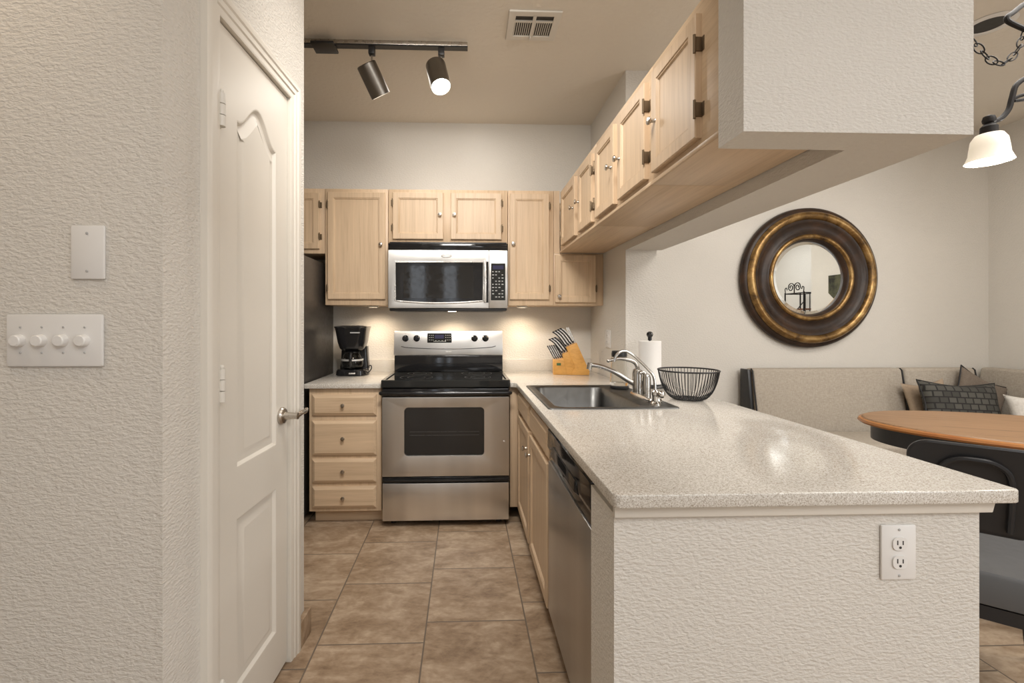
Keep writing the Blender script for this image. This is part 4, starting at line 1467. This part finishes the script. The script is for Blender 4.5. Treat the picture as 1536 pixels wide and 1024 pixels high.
tb = G().loops([oval(0.642, 0.387, 0.746), oval(0.635, 0.380, 0.7505)]).build('tabletop', 'table_wood', t)
tb.matrix_parent_inverse = Matrix.Translation(t.location).inverted() @ MT
g = G().loops([oval(0.628, 0.373, 0.720), oval(0.650, 0.395, 0.724), oval(0.658, 0.403, 0.733), oval(0.653, 0.398, 0.742), oval(0.644, 0.389, 0.7455)])
e = g.build('edge', 'table_edge_wood', t, MT)
G().loops([oval(0.585, 0.330, 0.640), oval(0.605, 0.350, 0.645), oval(0.605, 0.350, 0.7195)]).build('apron', 'black_satin', t, MT)
G().lathe([(0.05, 0.639), (0.045, 0.50), (0.07, 0.40), (0.075, 0.30), (0.05, 0.20), (0.07, 0.12), (0.06, 0.08)], (0, 0, 0), 24).build('pedestal', 'black_satin', t, MT)
for k in range(4):
    a = R(45 + 90 * k)
    G().tube([(0.05 * math.cos(a), 0.05 * math.sin(a), 0.16), (0.20 * math.cos(a), 0.20 * math.sin(a), 0.13), (0.33 * math.cos(a), 0.33 * math.sin(a), 0.04), (0.38 * math.cos(a), 0.38 * math.sin(a), 0.008)], 0.022, 10, smooth=4).build('leg', 'black_satin', t, MT)

# chair: black metal frame with grey padded seat, back towards the peninsula
t = thing('dining_chair', 'black metal chair with grey padded seat tucked beside the peninsula', 'chair', (1.78, 1.60, 0))
MC = Matrix.Translation((1.645, 1.42, 0)) @ Matrix.Rotation(math.atan2(-0.64, 0.77), 4, 'Z')   # local x along the backrest, local y towards the table
g = G().loops([[(a, b, z) for a, b in rrect(-w, w, y0 + 0.0, y1, 0.06, 6)] for (w, y0, y1, z) in ((0.205, -0.045, 0.375, 0.346), (0.215, -0.055, 0.385, 0.352), (0.217, -0.057, 0.387, 0.434), (0.207, -0.047, 0.377, 0.451), (0.17, -0.01, 0.34, 0.457))])
g.build('seat', 'grey_leather', t, MC)
G().loops([[(a, b, z) for a, b in rrect(-0.21, 0.21, -0.05, 0.38, 0.055, 6)] for z in (0.302, 0.345)]).build('seat_frame', 'black_metal', t, MC)
# curved back plate
g = G()
po = rrect(-0.155, 0.155, 0.56, 0.845, 0.055, 8)


def bend(a, z, y):
    return (a, y - 0.01 + 0.55 * a * a - (z - 0.45) * 0.13, z)


n_ = len(po)
g.loops([[bend(a, z, 0.0) for a, z in inset_poly(po, 0.006)], [bend(a, z, 0.004) for a, z in po], [bend(a, z, 0.016) for a, z in po], [bend(a, z, 0.020) for a, z in inset_poly(po, 0.006)]])
bk = g.build('backrest', 'black_metal', t, MC)
g = G().tube([bend(-0.080, 0.58, -0.004), bend(-0.080, 0.74, -0.004), bend(-0.050, 0.79, -0.004), bend(0.0, 0.800, -0.004), bend(0.050, 0.79, -0.004), bend(0.080, 0.74, -0.004), bend(0.080, 0.58, -0.004)], 0.008, 8, smooth=5)
g.build('pressed_arch', 'black_metal', bk, MC)
for s in (-1, 1):
    G().tube([bend(s * 0.135, 0.62, 0.010), bend(s * 0.15, 0.50, 0.008), (s * 0.175, -0.005, 0.33)], 0.011, 10, smooth=4).build('back_post', 'black_metal', t, MC)
    G().tube([(s * 0.19, -0.03, 0.32), (s * 0.215, -0.07, 0.0)], [0.016, 0.012], 10).build('leg', 'black_metal', t, MC)
    G().tube([(s * 0.19, 0.35, 0.32), (s * 0.215, 0.39, 0.0)], [0.016, 0.012], 10).build('leg', 'black_metal', t, MC)

# baker's rack and wall textile (they show in the mirror)
t = thing('bakers_rack', 'scrolled iron rack with wooden shelf, reflected in the round mirror', 'rack', (5.45, -0.25, 0))
g = G()
ry0, ry1, rx0, rx1 = -0.46, -0.04, 5.36, 5.62
for x in (rx0, rx1):
    for y in (ry0, ry1):
        g.tube([(x, y, 0), (x, y, 1.74)], 0.011, 8)
for z in (0.5, 1.0, 1.72):
    g.tube([(rx0, ry0, z), (rx0, ry1, z), (rx1, ry1, z), (rx1, ry0, z)], 0.009, 8, closed=True)
for y in (-0.35, -0.25, -0.15):
    g.tube([(rx1, y, 0.9), (rx1, y, 1.72)], 0.007, 8)
g.tube([(rx0, ry0, 1.25), (rx0, ry0 + 0.16, 1.36), (rx0, ry1, 1.58)], 0.007, 8, smooth=5)
g.build('frame', 'iron', t)
for s in (-1, 1):
    yc = -0.25 + s * 0.075
    sp = []
    for i in range(40):
        a = i / 39 * 3.2 * PI
        r_ = 0.075 * (1 - i / 50)
        sp.append((rx0, yc - s * r_ * math.cos(a), 1.82 + r_ * math.sin(a)))
    g = G().tube([(rx0, yc - s * 0.075, 1.72)] + sp, 0.008, 8)
    g.tube([(rx0, -0.25 + s * 0.16, 1.78), (rx0, -0.25 + s * 0.18, 1.82), (rx0, -0.25 + s * 0.21, 1.80), (rx0, -0.25 + s * 0.20, 1.72)], 0.007, 8, smooth=5)
    g.build('scroll', 'iron', t)
for z in (0.5, 1.0, 1.45):
    G().box(rx0 + 0.01, rx1 - 0.01, ry0 + 0.01, ry1 - 0.01, z, z + 0.02).build('shelf', 'rack_shelf', t)
tag(G().prism([(1.86, 1.78), (2.08, 1.78), (2.08, 1.58), (1.97, 1.48), (1.86, 1.58)], XR - 0.016, XR - 0.001, 'x').build('wall_hanging', 'textile'),
    'dark patterned textile hanging on the side wall, reflected in the mirror', 'wall hanging')
